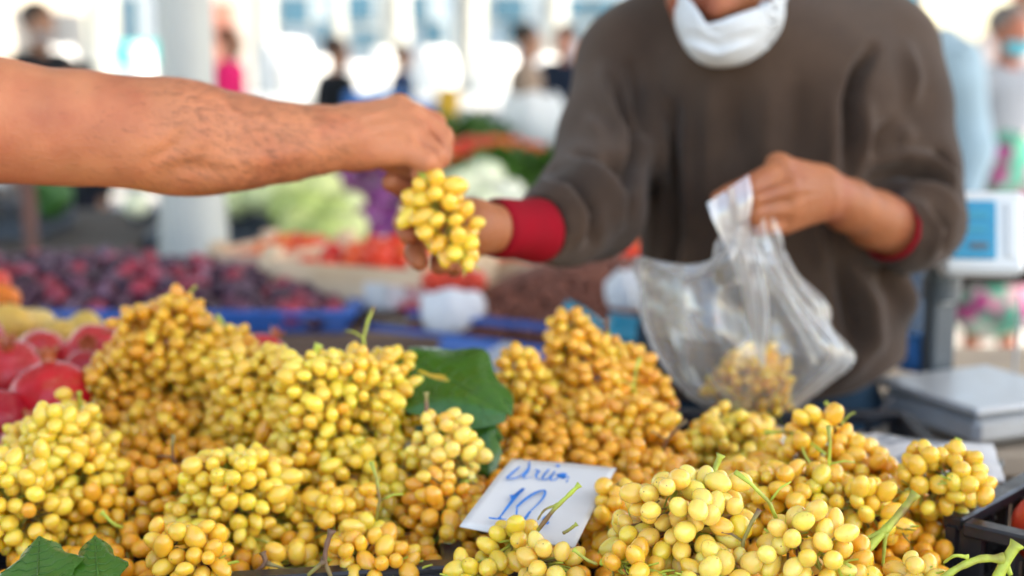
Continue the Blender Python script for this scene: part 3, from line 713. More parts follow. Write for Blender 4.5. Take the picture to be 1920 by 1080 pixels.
leaf('vine_leaf', W(790, 765, 1.34), W(935, 812, 1.30), .030, M['leaf'], 'deep green leaf folded in the shade under the large leaf', np.array([0, -.7, .6]), curl=.2, seed=3)
leaf('vine_leaf', W(745, 722, 1.335), W(882, 738, 1.31), .020, M['leaf_yellow'], 'yellowed leaf with brown edge under the large vine leaf', np.array([0, -.8, .5]), curl=.08, seed=4)
leaf('vine_leaf', W(745, 790, 1.33), W(810, 770, 1.33), .018, M['leaf'], 'small green leaf peeping between yellow bunches', np.array([0, -.8, .5]), seed=5)
leaf('vine_leaf', W(70, 1110, 1.0), W(75, 1010, 1.06), .033, M['leaf'], 'broad green vine leaf lying at the near corner of the pile', np.array([0, -.6, .8]), curl=-.05, seed=6, lobes=.16)
leaf('vine_leaf', W(185, 1100, 1.01), W(178, 1008, 1.07), .022, M['leaf'], 'second green vine leaf beside the black crate rim', np.array([.2, -.6, .8]), curl=-.05, seed=7, lobes=.18)

# ------------------------------------------------------------------ price card
Dt, Db = 1.235, 1.10
TL, TR, BR, BL = W(960, 858, Dt), W(1156, 876, Dt - .012), W(1078, 1022, Db - .01), W(862, 984, Db)
pc = (TL + TR + BR + BL) / 4; nrm_c = np.cross(BR - BL, TL - BL); nrm_c /= np.linalg.norm(nrm_c)
card = sheet('price_card', [BL, BR, TR, TL], M['card'], 16, 12, .0020, 5, th=.0012, freq=18)
tag(card, 'white handwritten price card reading 10 stuck among the grapes', 'price card')
def on_card(px, py, off=.0016):
    d = FWD + (px - 960) / FPX * RT - (py - 540) / FPX * UP
    t = ((pc - CP) @ nrm_c) / (d @ nrm_c); p = CP + d * t
    q = p + nrm_c * off; return q
Z = lambda x, y: (840 + x / 5.4, 840 + y / 5.4)
def stroke(pts, w, mname='marker', off=.0021):
    P = [on_card(*Z(x, y), off=off) for (x, y) in pts]; qq = []
    P = np.array(P)
    for _ in range(2):
        Q = np.repeat(P, 2, axis=0)[1:-1] if False else None
        N_ = [P[0]]
        for a, c in zip(P[:-1], P[1:]): N_ += [a * .75 + c * .25, a * .25 + c * .75]
        N_.append(P[-1]); P = np.array(N_)
    T = np.gradient(P, axis=0); sd = np.cross(T, nrm_c); sd /= np.linalg.norm(sd, axis=1)[:, None] + 1e-9
    hw = w * (.8 + .3 * np.sin(np.linspace(0, 5, len(P))))[:, None] / 2
    v = np.concatenate([P + sd * hw, P - sd * hw]); k = len(P)
    return v, [(i, i + 1, k + i + 1, k + i) for i in range(k - 1)]
sk = MB()
for pts, w in [([(725, 210), (600, 315), (590, 335), (700, 330), (810, 240), (825, 170)], .0020), ([(815, 155), (835, 160)], .0034), ([(820, 170), (815, 250), (750, 320), (780, 328), (850, 315)], .0018),
               ([(880, 250), (930, 245), (880, 300), (905, 340), (960, 335)], .0017), ([(890, 252), (905, 240)], .0036), ([(1020, 235), (940, 330), (990, 350), (1080, 260)], .0016), ([(1080, 255), (1020, 345), (1080, 350), (1130, 300)], .0016),
               ([(1095, 205), (1130, 200)], .0040), ([(1120, 310), (1190, 280)], .0072), ([(1135, 325), (1190, 305)], .0056), ([(1215, 330), (1250, 310), (1330, 265)], .0040), ([(1230, 320), (1290, 290)], .0036), ([(1210, 345), (1195, 372)], .0014)]:
    sk.add(*stroke(pts, w))
for pts, w in [([(765, 430), (640, 535), (630, 530)], .0028), ([(765, 430), (690, 500), (610, 610), (515, 735)], .0031), ([(630, 515), (680, 500)], .0040), ([(410, 730), (480, 742), (590, 745)], .0028), ([(500, 735), (545, 740)], .0040),
               ([(695, 620), (760, 555), (870, 480), (950, 450), (985, 455), (970, 520), (900, 600), (830, 665)], .0026), ([(955, 448), (985, 465)], .0040),
               ([(1040, 710), (980, 725), (965, 780), (1000, 795), (1015, 770)], .0034), ([(830, 665), (790, 720), (760, 760), (735, 770), (700, 740), (690, 690), (695, 640), (695, 620)], .0024)]:
    sk.add(*stroke(pts, w))
ink = sk.build('handwriting', M['marker'], card, True)

# red fruit in the side crate
fv, ff_ = uvsphere(18, 12, (1, 1, .86))
fru = make_mesh('red_fruit', fv * (1 + .02 * vnoise(fv, 3))[:, None], ff_, M['tomato'])
for i, (u_, v_, z_, r) in enumerate([(.06, .06, 1.018, .036), (.13, .045, 1.020, .034), (.05, .14, 1.016, .034), (.12, .12, 1.026, .036), (.20, .06, 1.018, .034), (.19, .14, 1.02, .036), (.27, .09, 1.02, .035), (.08, .22, 1.018, .035)]):
    p = np.array([*(cc[:2] + ux * u_ + uy * v_), z_ + .040]); t = empty('red_fruit', tuple(p), ['large red fruit at the corner of the black crate', 'red fruit along the back wall of the black crate, second from its corner', 'red fruit along the near wall of the black crate, second from its corner', 'highest red fruit in the middle of the black crate', 'red fruit along the back wall of the black crate, third from its corner', 'red fruit deep in the black crate near the frame edge', 'red fruit at the far end of the black crate', 'red fruit lowest in the frame behind the forked stalk'][i], 'fruit')
    o = put('fruit_body', fru, t, (0, 0, 0), rot=(rnd.uniform(-1, 1), rnd.uniform(-1, 1), 0), scale=r); o.color = (.60, .03 + .02 * rnd.random(), .02, 1)
    cb = MB()
    for k in range(5):
        a = k * 1.2566; cb.tube([(0, 0, r * .86), (math.cos(a) * r * .3, math.sin(a) * r * .3, r * .84), (math.cos(a) * r * .5, math.sin(a) * r * .5, r * .86)], [.002, .0015, .0005], 4)
    cb.build('calyx', M['stem'], t)

# ------------------------------------------------------------------ PEOPLE
def hand_hairs(path, n, col_mat, parent, L=.012, seed=1):
    """short fine hairs rooted on the skin; path = list of (centre, radius)"""
    r = random.Random(seed); mb = MB(); C_ = [np.array(c) for c, _ in path]; R_ = [q for _, q in path]
    v = []; f = []
    for _ in range(n):
        s_ = r.random() * (len(path) - 1); i = int(s_); t = s_ - i
        c = C_[i] * (1 - t) + C_[i + 1] * t; rad = R_[i] * (1 - t) + R_[i + 1] * t; ax_ = C_[i + 1] - C_[i]; ax_ /= np.linalg.norm(ax_)
        a = r.uniform(0, 2 * math.pi); e1 = np.cross(ax_, [0, 0, 1.0]); e1 /= np.linalg.norm(e1); e2 = np.cross(ax_, e1)
        d = math.cos(a) * e1 + math.sin(a) * e2; p = c + d * rad * .985; l = L * r.uniform(.5, 1.2)
        g = ax_ * r.uniform(.6, 1) + d * r.uniform(.15, .5) + np.array([0, 0, -.3]) ; g /= np.linalg.norm(g)
        w = np.cross(g, d); w /= np.linalg.norm(w) + 1e-9; w *= .00026; k = len(v)
        q = p + g * l * .5; e = p + g * l + np.array([0, 0, -.15 * l])
        v += [p - w, p + w, q + w * .7, q - w * .7, e]; f += [(k, k + 1, k + 2, k + 3), (k + 3, k + 2, k + 4)]
    o = put('arm_hair', make_mesh('arm_hair', v, f, col_mat, False), parent); o['kind'] = 'stuff'; return o

def displace_px(V, F, grooves, gain=1.0):
    """folds: (polyline in pixels, width px, height m) pressed into the camera-facing cloth"""
    N_ = vnormals(V, F); x, y, D = proj(V); view = CP - V; view /= np.linalg.norm(view, axis=1)[:, None]
    fr = np.clip(((N_ * view).sum(1) + .15) / .35, 0, 1); Q = np.stack([x, y], 1); d = np.zeros(len(V))
    for pl, w, h in grooves:
        pl = np.array(pl, float); best = np.full(len(V), 1e9); tt = np.zeros(len(V)); m = len(pl) - 1
        for i in range(m):
            a, b = pl[i], pl[i + 1]; ab = b - a; t = np.clip(((Q - a) @ ab) / (ab @ ab), 0, 1)
            e = np.linalg.norm(Q - a - t[:, None] * ab, axis=1); u = e < best; best = np.where(u, e, best); tt = np.where(u, (i + t) / m, tt)
        d += h * np.exp(-(best / w) ** 2) * np.sin(np.pi * (tt * .86 + .07)) ** .7
    return V + (d * fr * gain)[:, None] * N_

def head(s, c, fwd, h=.235, k=.012):
    """head shape: c = centre, fwd = facing"""
    fwd = np.array(fwd, float); fwd /= np.linalg.norm(fwd); side = np.cross(fwd, [0, 0, 1.0]); side /= np.linalg.norm(side); up = np.cross(side, fwd)
    Mx = np.stack([side, fwd, up], 1); q = lambda x, y, z: np.array(c) + Mx @ (np.array([x, y, z]) * h)
    s.ell(q(0, -.06, .14), np.array([.33, .42, .37]) * h, Mx, k=.02)
    s.ell(q(0, .10, -.12), np.array([.27, .30, .36]) * h, Mx, k=.025)
    s.ell(q(0, .20, -.36), np.array([.15, .16, .12]) * h, Mx, k=.03)             # chin
    s.cone(q(0, .36, .08), q(0, .47, -.09), .035 * h, .062 * h, k=.012)             # nose
    for sx in (-1, 1):
        s.ell(q(.055 * sx, .43, -.10), np.array([.035, .04, .03]) * h, Mx, k=.006)
        s.ell(q(.14 * sx, .28, -.10), np.array([.10, .10, .10]) * h, Mx, k=.03)      # cheek
        s.ell(q(.34 * sx, -.04, -.02), np.array([.03, .09, .14]) * h, Mx, k=.008)     # ear
        s.ell(q(.13 * sx, .38, .10), np.array([.07, .05, .045]) * h, Mx, k=.01, sub=True)
        s.cone(q(.05 * sx, .37, .165), q(.20 * sx, .33, .17), .030 * h, .022 * h, k=.012)
    s.cone(q(-.09, .375, -.205), q(.09, .375, -.205), .022 * h, k=.008); s.cone(q(-.07, .37, -.255), q(.07, .37, -.255), .026 * h, k=.008)
    s.cone(q(-.10, .405, -.23), q(.10, .405, -.23), .006 * h, k=.004, sub=True)
    return q, Mx

def to_obj(name, s, m, parent=None, grooves=None, noise=0, nf=20, it=2, post=None, gain=1.0):
    V, F = s.mesh(post); V = relax(V, F, it)
    if grooves: V = displace_px(V, F, grooves, gain); V = relax(V, F, 1, .4)
    if noise: V = V + (vnoise(V, nf, 2) * noise)[:, None] * vnormals(V, F)
    return put(name, make_mesh(name, V, F, m), parent)

# ---- the customer: reaches in from the side with a bare arm
cust = empty('person', (-1.05, 1.05, 0), 'customer whose bare outstretched forearm hands over a small grape bunch', 'person')
cb_ = np.array([-1.05, 1.05, 0])
arm = [(-330, 205, 1.20, .060), (-140, 215, 1.21, .058), (0, 226, 1.24, .0515), (90, 238, 1.25, .0475), (160, 240, 1.26, .0478), (250, 250, 1.27, .0462), (330, 257, 1.29, .0465), (395, 262, 1.31, .0445), (460, 267, 1.33, .0410), (540, 267, 1.35, .0345), (600, 262, 1.37, .0295), (650, 257, 1.385, .0268)]
s = SDF(.0021, .012)
pw = [W(a, b, c) for a, b, c, r in arm]; rw = [r for *_, r in arm]
s.chain(pw, rw, k=.015)
s.ell(W(318, 200, 1.28), (.045, .03, .020), k=.02); s.ell(W(360, 318, 1.30), (.05, .03, .018), k=.02)
# trunk, neck and head (beyond the frame)
sh = W(-420, 195, 1.20)
s2 = SDF(.011, .03)
s2.chain([W(-140, 215, 1.21), sh], [.056, .066])
tx, ty = sh[0] - .17, sh[1] - .06
s2.cone((tx, ty, sh[2] - .03), (tx, ty, 1.0), .125, .12, sx=(1.35, 1, 1)); s2.cone((tx - .16, ty, sh[2]), (tx - .22, ty + .02, 1.10), .06, .045); s2.cone((tx - .22, ty + .02, 1.10), (tx - .12, ty + .2, .98), .042, .03)
s2.cone((tx, ty, sh[2]), (tx, ty + .03, sh[2] + .16), .06, .055)
for sx in (-.09, .09): s2.cone((tx + sx, ty, .98), (tx + sx, ty, .10), .09, .05); s2.cone((tx + sx, ty, .05), (tx + sx, ty + .13, .04), .045, .035)
qh, Mh = head(s2, (tx, ty + .05, sh[2] + .27), (.35, 1, -.2))
V2, F2 = s2.mesh(); V2 = relax(V2, F2, 2)
# hand: palm, four fingers bent down to the pinch, thumb hidden behind
hnd = s
hnd.chain([W(600, 262, 1.37), W(650, 257, 1.385), W(680, 254, 1.395)], [.0290, .0262, .0255], k=.01)
pal = [((662, 240, 1.40), (748, 205, 1.435), .0245, .0140), ((662, 252, 1.395), (772, 226, 1.425), .0250, .0148), ((665, 268, 1.39), (775, 252, 1.405), .0230, .0145), ((668, 282, 1.385), (762, 285, 1.385), .0180, .0135), ((690, 262, 1.40), (740, 262, 1.41), .026, .022)]
for a, b, r1, r2 in pal: hnd.cone(W(*a), W(*b), r1, r2, k=.012)
fng = [[(748, 205, 1.435, .0140), (815, 232, 1.455, .0118), (832, 285, 1.455, .0102), (800, 316, 1.440, .0090)],
       [(772, 226, 1.425, .0142), (829, 256, 1.428, .0118), (828, 296, 1.425, .0102), (800, 320, 1.420, .0092)],
       [(775, 255, 1.405, .0135), (818, 292, 1.402, .0112), (803, 324, 1.400, .0098), (790, 328, 1.402, .0090)],
       [(762, 285, 1.385, .0130), (800, 304, 1.383, .0105), (797, 322, 1.388, .0092), (785, 326, 1.392, .0086)]]
for f_ in fng: hnd.chain([W(*q[:3]) for q in f_], [q[3] for q in f_], k=.0018)
hnd.chain([W(690, 275, 1.415), W(735, 300, 1.435), W(775, 322, 1.432)], [.0165, .0125, .0095], k=.006)      # thumb
for q in ((748, 196, 1.43), (771, 214, 1.42)): hnd.ell(W(*q), (.010, .010, .009), k=.008)
Va, Fa = s.mesh(); Va = relax(Va, Fa, 2)
Va = displace_px(Va, Fa, [([(285, 300), (330, 275), (350, 240)], 16, -.0022), ([(250, 190), (290, 215), (300, 250)], 22, -.0016), ([(300, 325), (350, 312), (420, 322)], 14, -.0020), ([(380, 190), (480, 225), (600, 235)], 20, .0016), ([(400, 300), (500, 300), (590, 285)], 18, .0015), ([(585, 215), (600, 245), (596, 290)], 9, -.0004), ([(665, 225), (735, 203)], 6, .0012), ([(668, 244), (760, 228)], 6, .0010), ([(672, 262), (765, 254)], 6, .0008), ([(828, 236), (838, 262)], 4, -.0006), ([(742, 205), (752, 190), (770, 200)], 9, .0012), ([(735, 225), (760, 250), (762, 280)], 8, -.0008), ([(800, 273), (827, 290)], 3, -.0015)], 1.5)
V_ = np.concatenate([Va, V2]); F_ = np.concatenate([Fa, F2 + len(Va)])
o = put('body', make_mesh('body', V_ - cb_, F_, M['skin_a']), cust)
def skin_hairs(V, F, pick, n, m, parent, base, axis, L, seed):
    r = np.random.RandomState(seed); N_ = vnormals(V, F); x, y, D = proj(V); pr = pick(x, y); pr = pr / pr.sum()
    idx = r.choice(len(V), n, p=pr); P = V[idx] + r.normal(0, .0006, (n, 3)); n_ = N_[idx]; ln = L * r.uniform(.45, 1.25, n)[:, None]
    g = axis + r.normal(0, .28, (n, 3)) + np.array([0, 0, -.35]); g = g - (g * n_).sum(1)[:, None] * n_ + n_ * r.uniform(.12, .45, n)[:, None]; g /= np.linalg.norm(g, axis=1)[:, None]
    w = np.cross(g, n_); w /= np.linalg.norm(w, axis=1)[:, None] + 1e-9; w *= .00014; P = P - base
    q = P + g * ln * .5; e = P + g * ln - n_ * ln * .12
    v = np.stack([P - w, P + w, q + w * .8, q - w * .8, e], 1).reshape(-1, 3)
    f = []
    for k in range(n): k5 = 5 * k; f += [(k5, k5 + 1, k5 + 2, k5 + 3), (k5 + 3, k5 + 2, k5 + 4)]
    o = put('arm_hair', make_mesh('arm_hair', v, f, m, False), parent); o['kind'] = 'stuff'
ax_c = W(650, 257, 1.385) - W(330, 257, 1.29); ax_c /= np.linalg.norm(ax_c)
skin_hairs(Va, Fa, lambda x, y: np.interp(x, [120, 280, 380, 600, 660, 720], [.02, .25, 1, 1, .6, .03]) + 1e-6, 3800, M['hairs'], cust, cb_, ax_c, .011, 3)
M['tee'] = cloth('white_tee', (.70, .70, .69), bump=.5, bscale=300)
ts = SDF(.011, .03); ts.chain([W(-150, 218, 1.215), W(-220, 215, 1.21), sh], [.070, .074, .084]); ts.cone((tx, ty, sh[2] - .03), (tx, ty, .93), .140, .145, sx=(1.35, 1, 1)); ts.cone((tx - .16, ty, sh[2]), (tx - .20, ty + .01, sh[2] - .2), .075, .07)
o = to_obj('tee_shirt', ts, M['tee'], cust, noise=.003); o.location = -Vector(cb_)
ps = SDF(.014, .02); ps.cone((tx, ty, 1.0), (tx, ty, .92), .135, .13, sx=(1.3, 1, 1))
for sx in (-.09, .09): ps.cone((tx + sx, ty, .9), (tx + sx, ty, .10), .105, .075)
o = to_obj('trousers', ps, M['jeans'], cust, noise=.004); o.location = -Vector(cb_)
hs_ = SDF(.010, .01); hs_.ell(qh(0, -.10, .20), np.array([.36, .44, .37]) * .235, Mh); hs_.ell(qh(0, .32, -.12), np.array([.30, .30, .42]) * .235, Mh, sub=True, k=.01)
o = to_obj('hair', hs_, M['hair'], cust, noise=.003, nf=60); o.location = -Vector(cb_)

# ---- the vendor
vend = empty('person', (.31, 1.80, 0), 'vendor in brown sweater holding a clear bag and taking grapes, mask on chin', 'person')
vb_ = np.array([.31, 1.80, 0])
cx = W(1415, 400, 1.82)[0]
# torso etc under the clothes (coarse) + fine forearms and hands
bd_ = SDF(.009, .03)
bd_.cone((cx, 1.80, 1.40), (cx + .01, 1.85, 1.02), .09, .085, sx=(1.3, 1, 1)); bd_.cone((cx + .01, 1.85, 1.02), (cx + .01, 1.86, .92), .09, .09, sx=(1.3, 1, 1))
bd_.chain([W(1165, 140, 1.84), W(1115, 395, 1.66), W(940, 428, 1.47)], [.045, .030, .022]); bd_.chain([W(1665, 135, 1.82), W(1730, 425, 1.74), W(1690, 430, 1.70)], [.045, .032, .031])
for sx in (-.10, .10): bd_.cone((cx + sx, 1.86, .92), (cx + sx * 1.2, 1.84, .12), .088, .045); bd_.cone((cx + sx * 1.2, 1.86, .06), (cx + sx * 1.25, 1.72, .04), .04, .038)
bd_.cone(W(1405, 90, 1.84), W(1385, -20, 1.78), .058, .056, k=.03)
Vb, Fb = bd_.mesh(); Vb = relax(Vb, Fb, 2)
hd = SDF(.0042, .012); hc = W(1352, -78, 1.70) ; hf = W(1300, 60, 1.0) - W(1352, -78, 1.70); hf = np.array([-.18, -1, -.42])
hd.cone(W(1400, 60, 1.82), hc + np.array([.01, .03, -.05]), .056, .054, k=.03)
qv, Mv = head(hd, hc, hf, .232)
Vd, Fd = hd.mesh(); Vd = relax(Vd, Fd, 2)
# near hand (screen right): back of hand to the camera, fingers closing on the bag
h1 = SDF(.0018, .008)
fa = [(1745, 440, 1.735, .034), (1690, 430, 1.70, .0345), (1640, 412, 1.665, .0325), (1590, 385, 1.625, .0285), (1555, 368, 1.60, .0250), (1530, 362, 1.585, .0250)]
h1.chain([W(*q[:3]) for q in fa], [q[3] for q in fa], k=.012)
mcp = [(1464, 318, 1.548), (1477, 354, 1.540), (1478, 388, 1.545), (1470, 418, 1.556)]
for (x, y, D), r in zip(mcp, (.0155, .0145, .0140, .0130)): h1.cone(W(1538, 340 + (y - 318) * .42, 1.585), W(x, y, D), .0190, r, k=.012)
h1.ell(W(1457, 306, 1.545), (.012, .010, .011), k=.01)
fg = [[(1464, 318, 1.548, .0138), (1408, 346, 1.520, .0112), (1368, 362, 1.512, .0096), (1346, 372, 1.515, .0082)],
      [(1477, 354, 1.540, .0136), (1413, 374, 1.512, .0112), (1400, 376, 1.532, .0100), (1425, 380, 1.552, .0092)],
      [(1478, 388, 1.545, .0130), (1414, 401, 1.518, .0108), (1402, 402, 1.538, .0096), (1428, 402, 1.556, .0088)],
      [(1470, 418, 1.556, .0122), (1418, 426, 1.528, .0098), (1408, 426, 1.546, .0088), (1432, 424, 1.562, .0080)]]
for f_ in fg: h1.chain([W(*q[:3]) for q in f_], [q[3] for q in f_], k=.0018)
h1.chain([W(1530, 350, 1.60), W(1470, 350, 1.585), W(1410, 362, 1.555), W(1362, 378, 1.535)], [.017, .0145, .0115, .0095], k=.005)
V1, F1 = h1.mesh(); V1 = relax(V1, F1, 2)
V1 = displace_px(V1, F1, [([(1475, 322), (1535, 340)], 5, .0012), ([(1482, 356), (1540, 355)], 5, .0011), ([(1482, 388), (1540, 368)], 5, .0009), ([(1412, 359), (1448, 346), (1478, 336)], 4, -.0022), ([(1414, 388), (1448, 381), (1478, 372)], 4, -.0022), ([(1414, 411), (1450, 409), (1476, 404)], 4, -.0022), ([(1500, 328), (1505, 350)], 3, -.0006), ([(1510, 360), (1512, 392)], 3, -.0006), ([(1560, 335), (1572, 370), (1565, 405)], 6, .0012)])
# far hand (screen left): palm up behind the bunch, finger tips closing round it
h2 = SDF(.0018, .008)
h2.chain([W(1040, 432, 1.53), W(960, 430, 1.48), W(915, 428, 1.455), W(880, 425, 1.44)], [.0255, .0240, .0230, .0235], k=.012)
for a, b, r1, r2 in [((885, 415, 1.44), (815, 395, 1.43), .021, .0135), ((885, 425, 1.44), (818, 420, 1.435), .022, .0135), ((885, 435, 1.44), (825, 448, 1.44), .021, .013), ((885, 442, 1.44), (840, 470, 1.44), .018, .012), ((880, 425, 1.445), (840, 430, 1.445), .025, .022)]: h2.cone(W(*a), W(*b), r1, r2, k=.012)
f2 = [[(880, 405, 1.44, .015), (815, 375, 1.425, .0135), (768, 358, 1.41, .0112), (734, 342, 1.395, .0098)],
      [(815, 398, 1.43, .0130), (768, 392, 1.415, .0122), (758, 418, 1.39, .0112), (766, 440, 1.378, .0098)],
      [(822, 440, 1.438, .0128), (782, 450, 1.42, .0112), (778, 474, 1.392, .0102), (786, 492, 1.38, .0088)],
      [(840, 468, 1.44, .0120), (826, 488, 1.42, .0105), (824, 496, 1.40, .0094), (834, 498, 1.388, .0084)],
      [(845, 462, 1.442, .0115), (852, 492, 1.43, .0092), (852, 502, 1.41, .0086), (856, 500, 1.395, .0078)]]
for f_ in f2: h2.chain([W(*q[:3]) for q in f_], [q[3] for q in f_], k=.003)
V3, F3 = h2.mesh(); V3 = relax(V3, F3, 2)
parts_ = [(Vb, Fb), (Vd, Fd), (V1, F1), (V3, F3)]; off = 0; VV = []; FF = []
for a, b in parts_: VV.append(a); FF.append(b + off); off += len(a)
o = put('body', make_mesh('body', np.concatenate(VV) - vb_, np.concatenate(FF), M['skin_v']), vend)
# eyes and hair (above the frame)
for sx in (-1, 1):
    v, f = uvsphere(12, 8); e = put('eye', make_mesh('eye', v * .0115, f, M['eye']), vend, tuple(qv(.13 * sx, .315, .10) - vb_)); v2, f2_ = uvsphere(12, 8); put('iris', make_mesh('iris', v2 * .0062, f2_, M['hair']), e, tuple(Mv @ np.array([0, .0068, 0])))
hv = SDF(.008, .01); hv.ell(qv(0, -.12, .22), np.array([.36, .43, .36]) * .232, Mv); hv.ell(qv(0, .34, -.10), np.array([.30, .32, .44]) * .232, Mv, sub=True, k=.01)
M['grey_hair'] = mat('grey_hair', (.16, .15, .14), .7, .3, 60)
o = to_obj('hair', hv, M['grey_hair'], vend, noise=.002, nf=90); o.location = -Vector(vb_)
# sweater
sw = SDF(.0055, .035)
zt = W(1400, 150, 1.8)[2]
sw.cone((cx - .025, 1.795, zt - .02), (cx - .018, 1.845, 1.03), .122, .124, sx=(1.0, 1, 1), k=.05)
sw.cone((cx + .060, 1.795, zt - .02), (cx + .082, 1.845, 1.045), .125, .128, sx=(1.0, 1, 1), k=.05)
sw.cone(W(1215, 110, 1.835), W(1610, 100, 1.815), .078, .080, k=.05)
sw.cone(W(1330, 50, 1.84), W(1480, 45, 1.84), .074, .072, k=.06)
sw.chain([W(1175, 130, 1.84), W(1150, 260, 1.76), W(1108, 385, 1.655), W(1060, 415, 1.575), W(1005, 430, 1.505)], [.070, .064, .0600, .0470, .0360], k=.03)
sw.chain([W(1655, 105, 1.82), W(1678, 200, 1.79), W(1704, 320, 1.765), W(1728, 415, 1.735), W(1700, 434, 1.705), W(1672, 432, 1.690)], [.074, .066, .058, .0490, .0430, .0400], k=.03)
sw.cone(W(1640, 430, 1.66), W(1664, 430, 1.685), .052, .0365, k=.003, sub=True)
sw.cone(W(985, 430, 1.49), W(975, 430, 1.49), .043, .043, k=.003, sub=True)
sw.cone(W(1372, -20, 1.77), W(1400, 40, 1.80), .066, .058, k=.012, sub=True)
grv = [([(1262, 200), (1260, 360), (1258, 560)], 10.35, -0.01178), ([(1232, 300), (1226, 420), (1222, 520)], 11.5, -0.007068), ([(1245, 240), (1243, 480)], 9.2, 0.007068), ([(1290, 230), (1288, 420)], 16.1, 0.00589),
       ([(1640, 90), (1615, 130), (1597, 190), (1592, 330)], 10.35, -0.016492), ([(1625, 200), (1618, 300)], 13.8, 0.007068), ([(1560, 190), (1556, 330)], 16.1, 0.00589), ([(1500, 150), (1490, 300)], 20.7, -0.004712), ([(1440, 160), (1430, 330)], 23, 0.004712), ([(1380, 160), (1375, 300)], 20.7, -0.004712), ([(1330, 170), (1325, 400)], 18.4, 0.004712),
       ([(1700, 90), (1712, 150), (1708, 190)], 13.8, 0.007068), ([(1640, 300), (1690, 292), (1745, 300)], 11.5, 0.008246), ([(1632, 335), (1690, 318), (1735, 322), (1778, 345)], 10.35, -0.015314), ([(1700, 345), (1760, 362), (1796, 400)], 10.35, 0.007068), ([(1755, 285), (1768, 295), (1784, 318)], 9.2, -0.01178), ([(1745, 300), (1770, 315), (1790, 345)], 8.05, 0.008246), ([(1625, 358), (1650, 350), (1690, 352)], 8.05, -0.009424), ([(1745, 390), (1778, 425), (1770, 470)], 8.05, -0.007068), ([(1730, 385), (1758, 430), (1745, 480)], 8.05, 0.00589), ([(1670, 230), (1650, 260), (1640, 300)], 10.35, -0.007068), ([(1690, 240), (1700, 270)], 16.1, 0.00589),
       ([(1138, 296), (1165, 310), (1185, 335)], 10.35, -0.016492), ([(1085, 290), (1120, 310), (1160, 345), (1180, 390)], 10.35, -0.012958), ([(1070, 305), (1110, 330), (1150, 375), (1160, 425)], 10.35, 0.009424), ([(1040, 325), (1080, 348), (1112, 390), (1112, 450)], 10.35, -0.012958), ([(1020, 345), (1060, 365), (1085, 410), (1080, 460)], 10.35, 0.007068), ([(1150, 150), (1165, 195), (1192, 240)], 9.2, -0.012958), ([(1130, 130), (1150, 210), (1170, 280)], 13.8, 0.007068), ([(1185, 120), (1200, 190), (1215, 250)], 10.35, -0.010602), ([(1100, 220), (1130, 260)], 13.8, 0.004712), ([(1168, 400), (1190, 340), (1195, 240)], 9.2, -0.014136),
       ([(1600, 500), (1625, 560), (1640, 640)], 18.4, 0.01178), ([(1575, 500), (1590, 570), (1600, 650)], 13.8, -0.010602), ([(1660, 490), (1668, 560)], 13.8, -0.008246), ([(1690, 520), (1700, 600)], 13.8, 0.008246), ([(1640, 640), (1600, 690), (1560, 720)], 16.1, 0.007068), ([(1530, 430), (1545, 500)], 16.1, 0.007068), ([(1280, 540), (1276, 460)], 11.5, 0.004712)]
def hemcut(P, F):
    x, y, D = proj(P); hem = np.interp(x, [1150, 1290, 1400, 1540, 1600, 1650, 1690, 1740], [742, 752, 758, 752, 735, 708, 682, 640]); return np.maximum(F, (y - hem) * .0006)
o = to_obj('sweater', sw, M['knit'], vend, grv, noise=.0022, nf=22, it=3, post=hemcut, gain=2.1); o.location = -Vector(vb_)
# collar ring, hem rib, cuffs
cl = SDF(.004, .01)
for a in range(14):
    t0, t1 = a / 14 * 2 * math.pi, (a + 1) / 14 * 2 * math.pi; P0 = lambda t: W(1392, 48, 1.80) + np.array([math.cos(t) * .066, math.sin(t) * .062, -.012 * math.sin(t) * -1 + .0]); cl.cone(P0(t0), P0(t1), .0105)
o = to_obj('collar', cl, M['knit'], vend); o.location = -Vector(vb_)
def cuff(name, a, b, r0, r1, th, m, parent, base, lip=0):
    a, b = np.array(a), np.array(b); u = (b - a) / np.linalg.norm(b - a); n = 28; e1 = np.cross(u, [0, 0, 1.0]); e1 /= np.linalg.norm(e1); e2 = np.cross(u, e1); v = []; prof = []
    K = 9
    for i in range(K): t = i / (K - 1); prof.append((a + (b - a) * t, r0 + (r1 - r0) * t + .0009 * math.sin(t * 9) + (lip if i == 0 else 0)))
    for i in range(K - 1, -1, -1): prof.append((prof[i][0], prof[i][1] - th))
    for c, r in prof:
        for k in range(n): t = 2 * math.pi * k / n; rr = r * (1 + .03 * math.sin(3 * t + 1)); v.append(c + rr * (math.cos(t) * e1 + math.sin(t) * e2))
    m2 = len(prof); f = [(i * n + k, i * n + (k + 1) % n, ((i + 1) % m2) * n + (k + 1) % n, ((i + 1) % m2) * n + k) for i in range(m2) for k in range(n)]
    return put(name, make_mesh(name, np.array(v) - base, f, m), parent)
cuff('red_cuff', W(924, 428, 1.465), W(1014, 434, 1.515), .0300, .0345, .0022, M['red'], vend, vb_)
cuff('red_cuff', W(1668, 427, 1.681), W(1700, 437, 1.704), .0385, .0392, .0026, M['red'], vend, vb_)
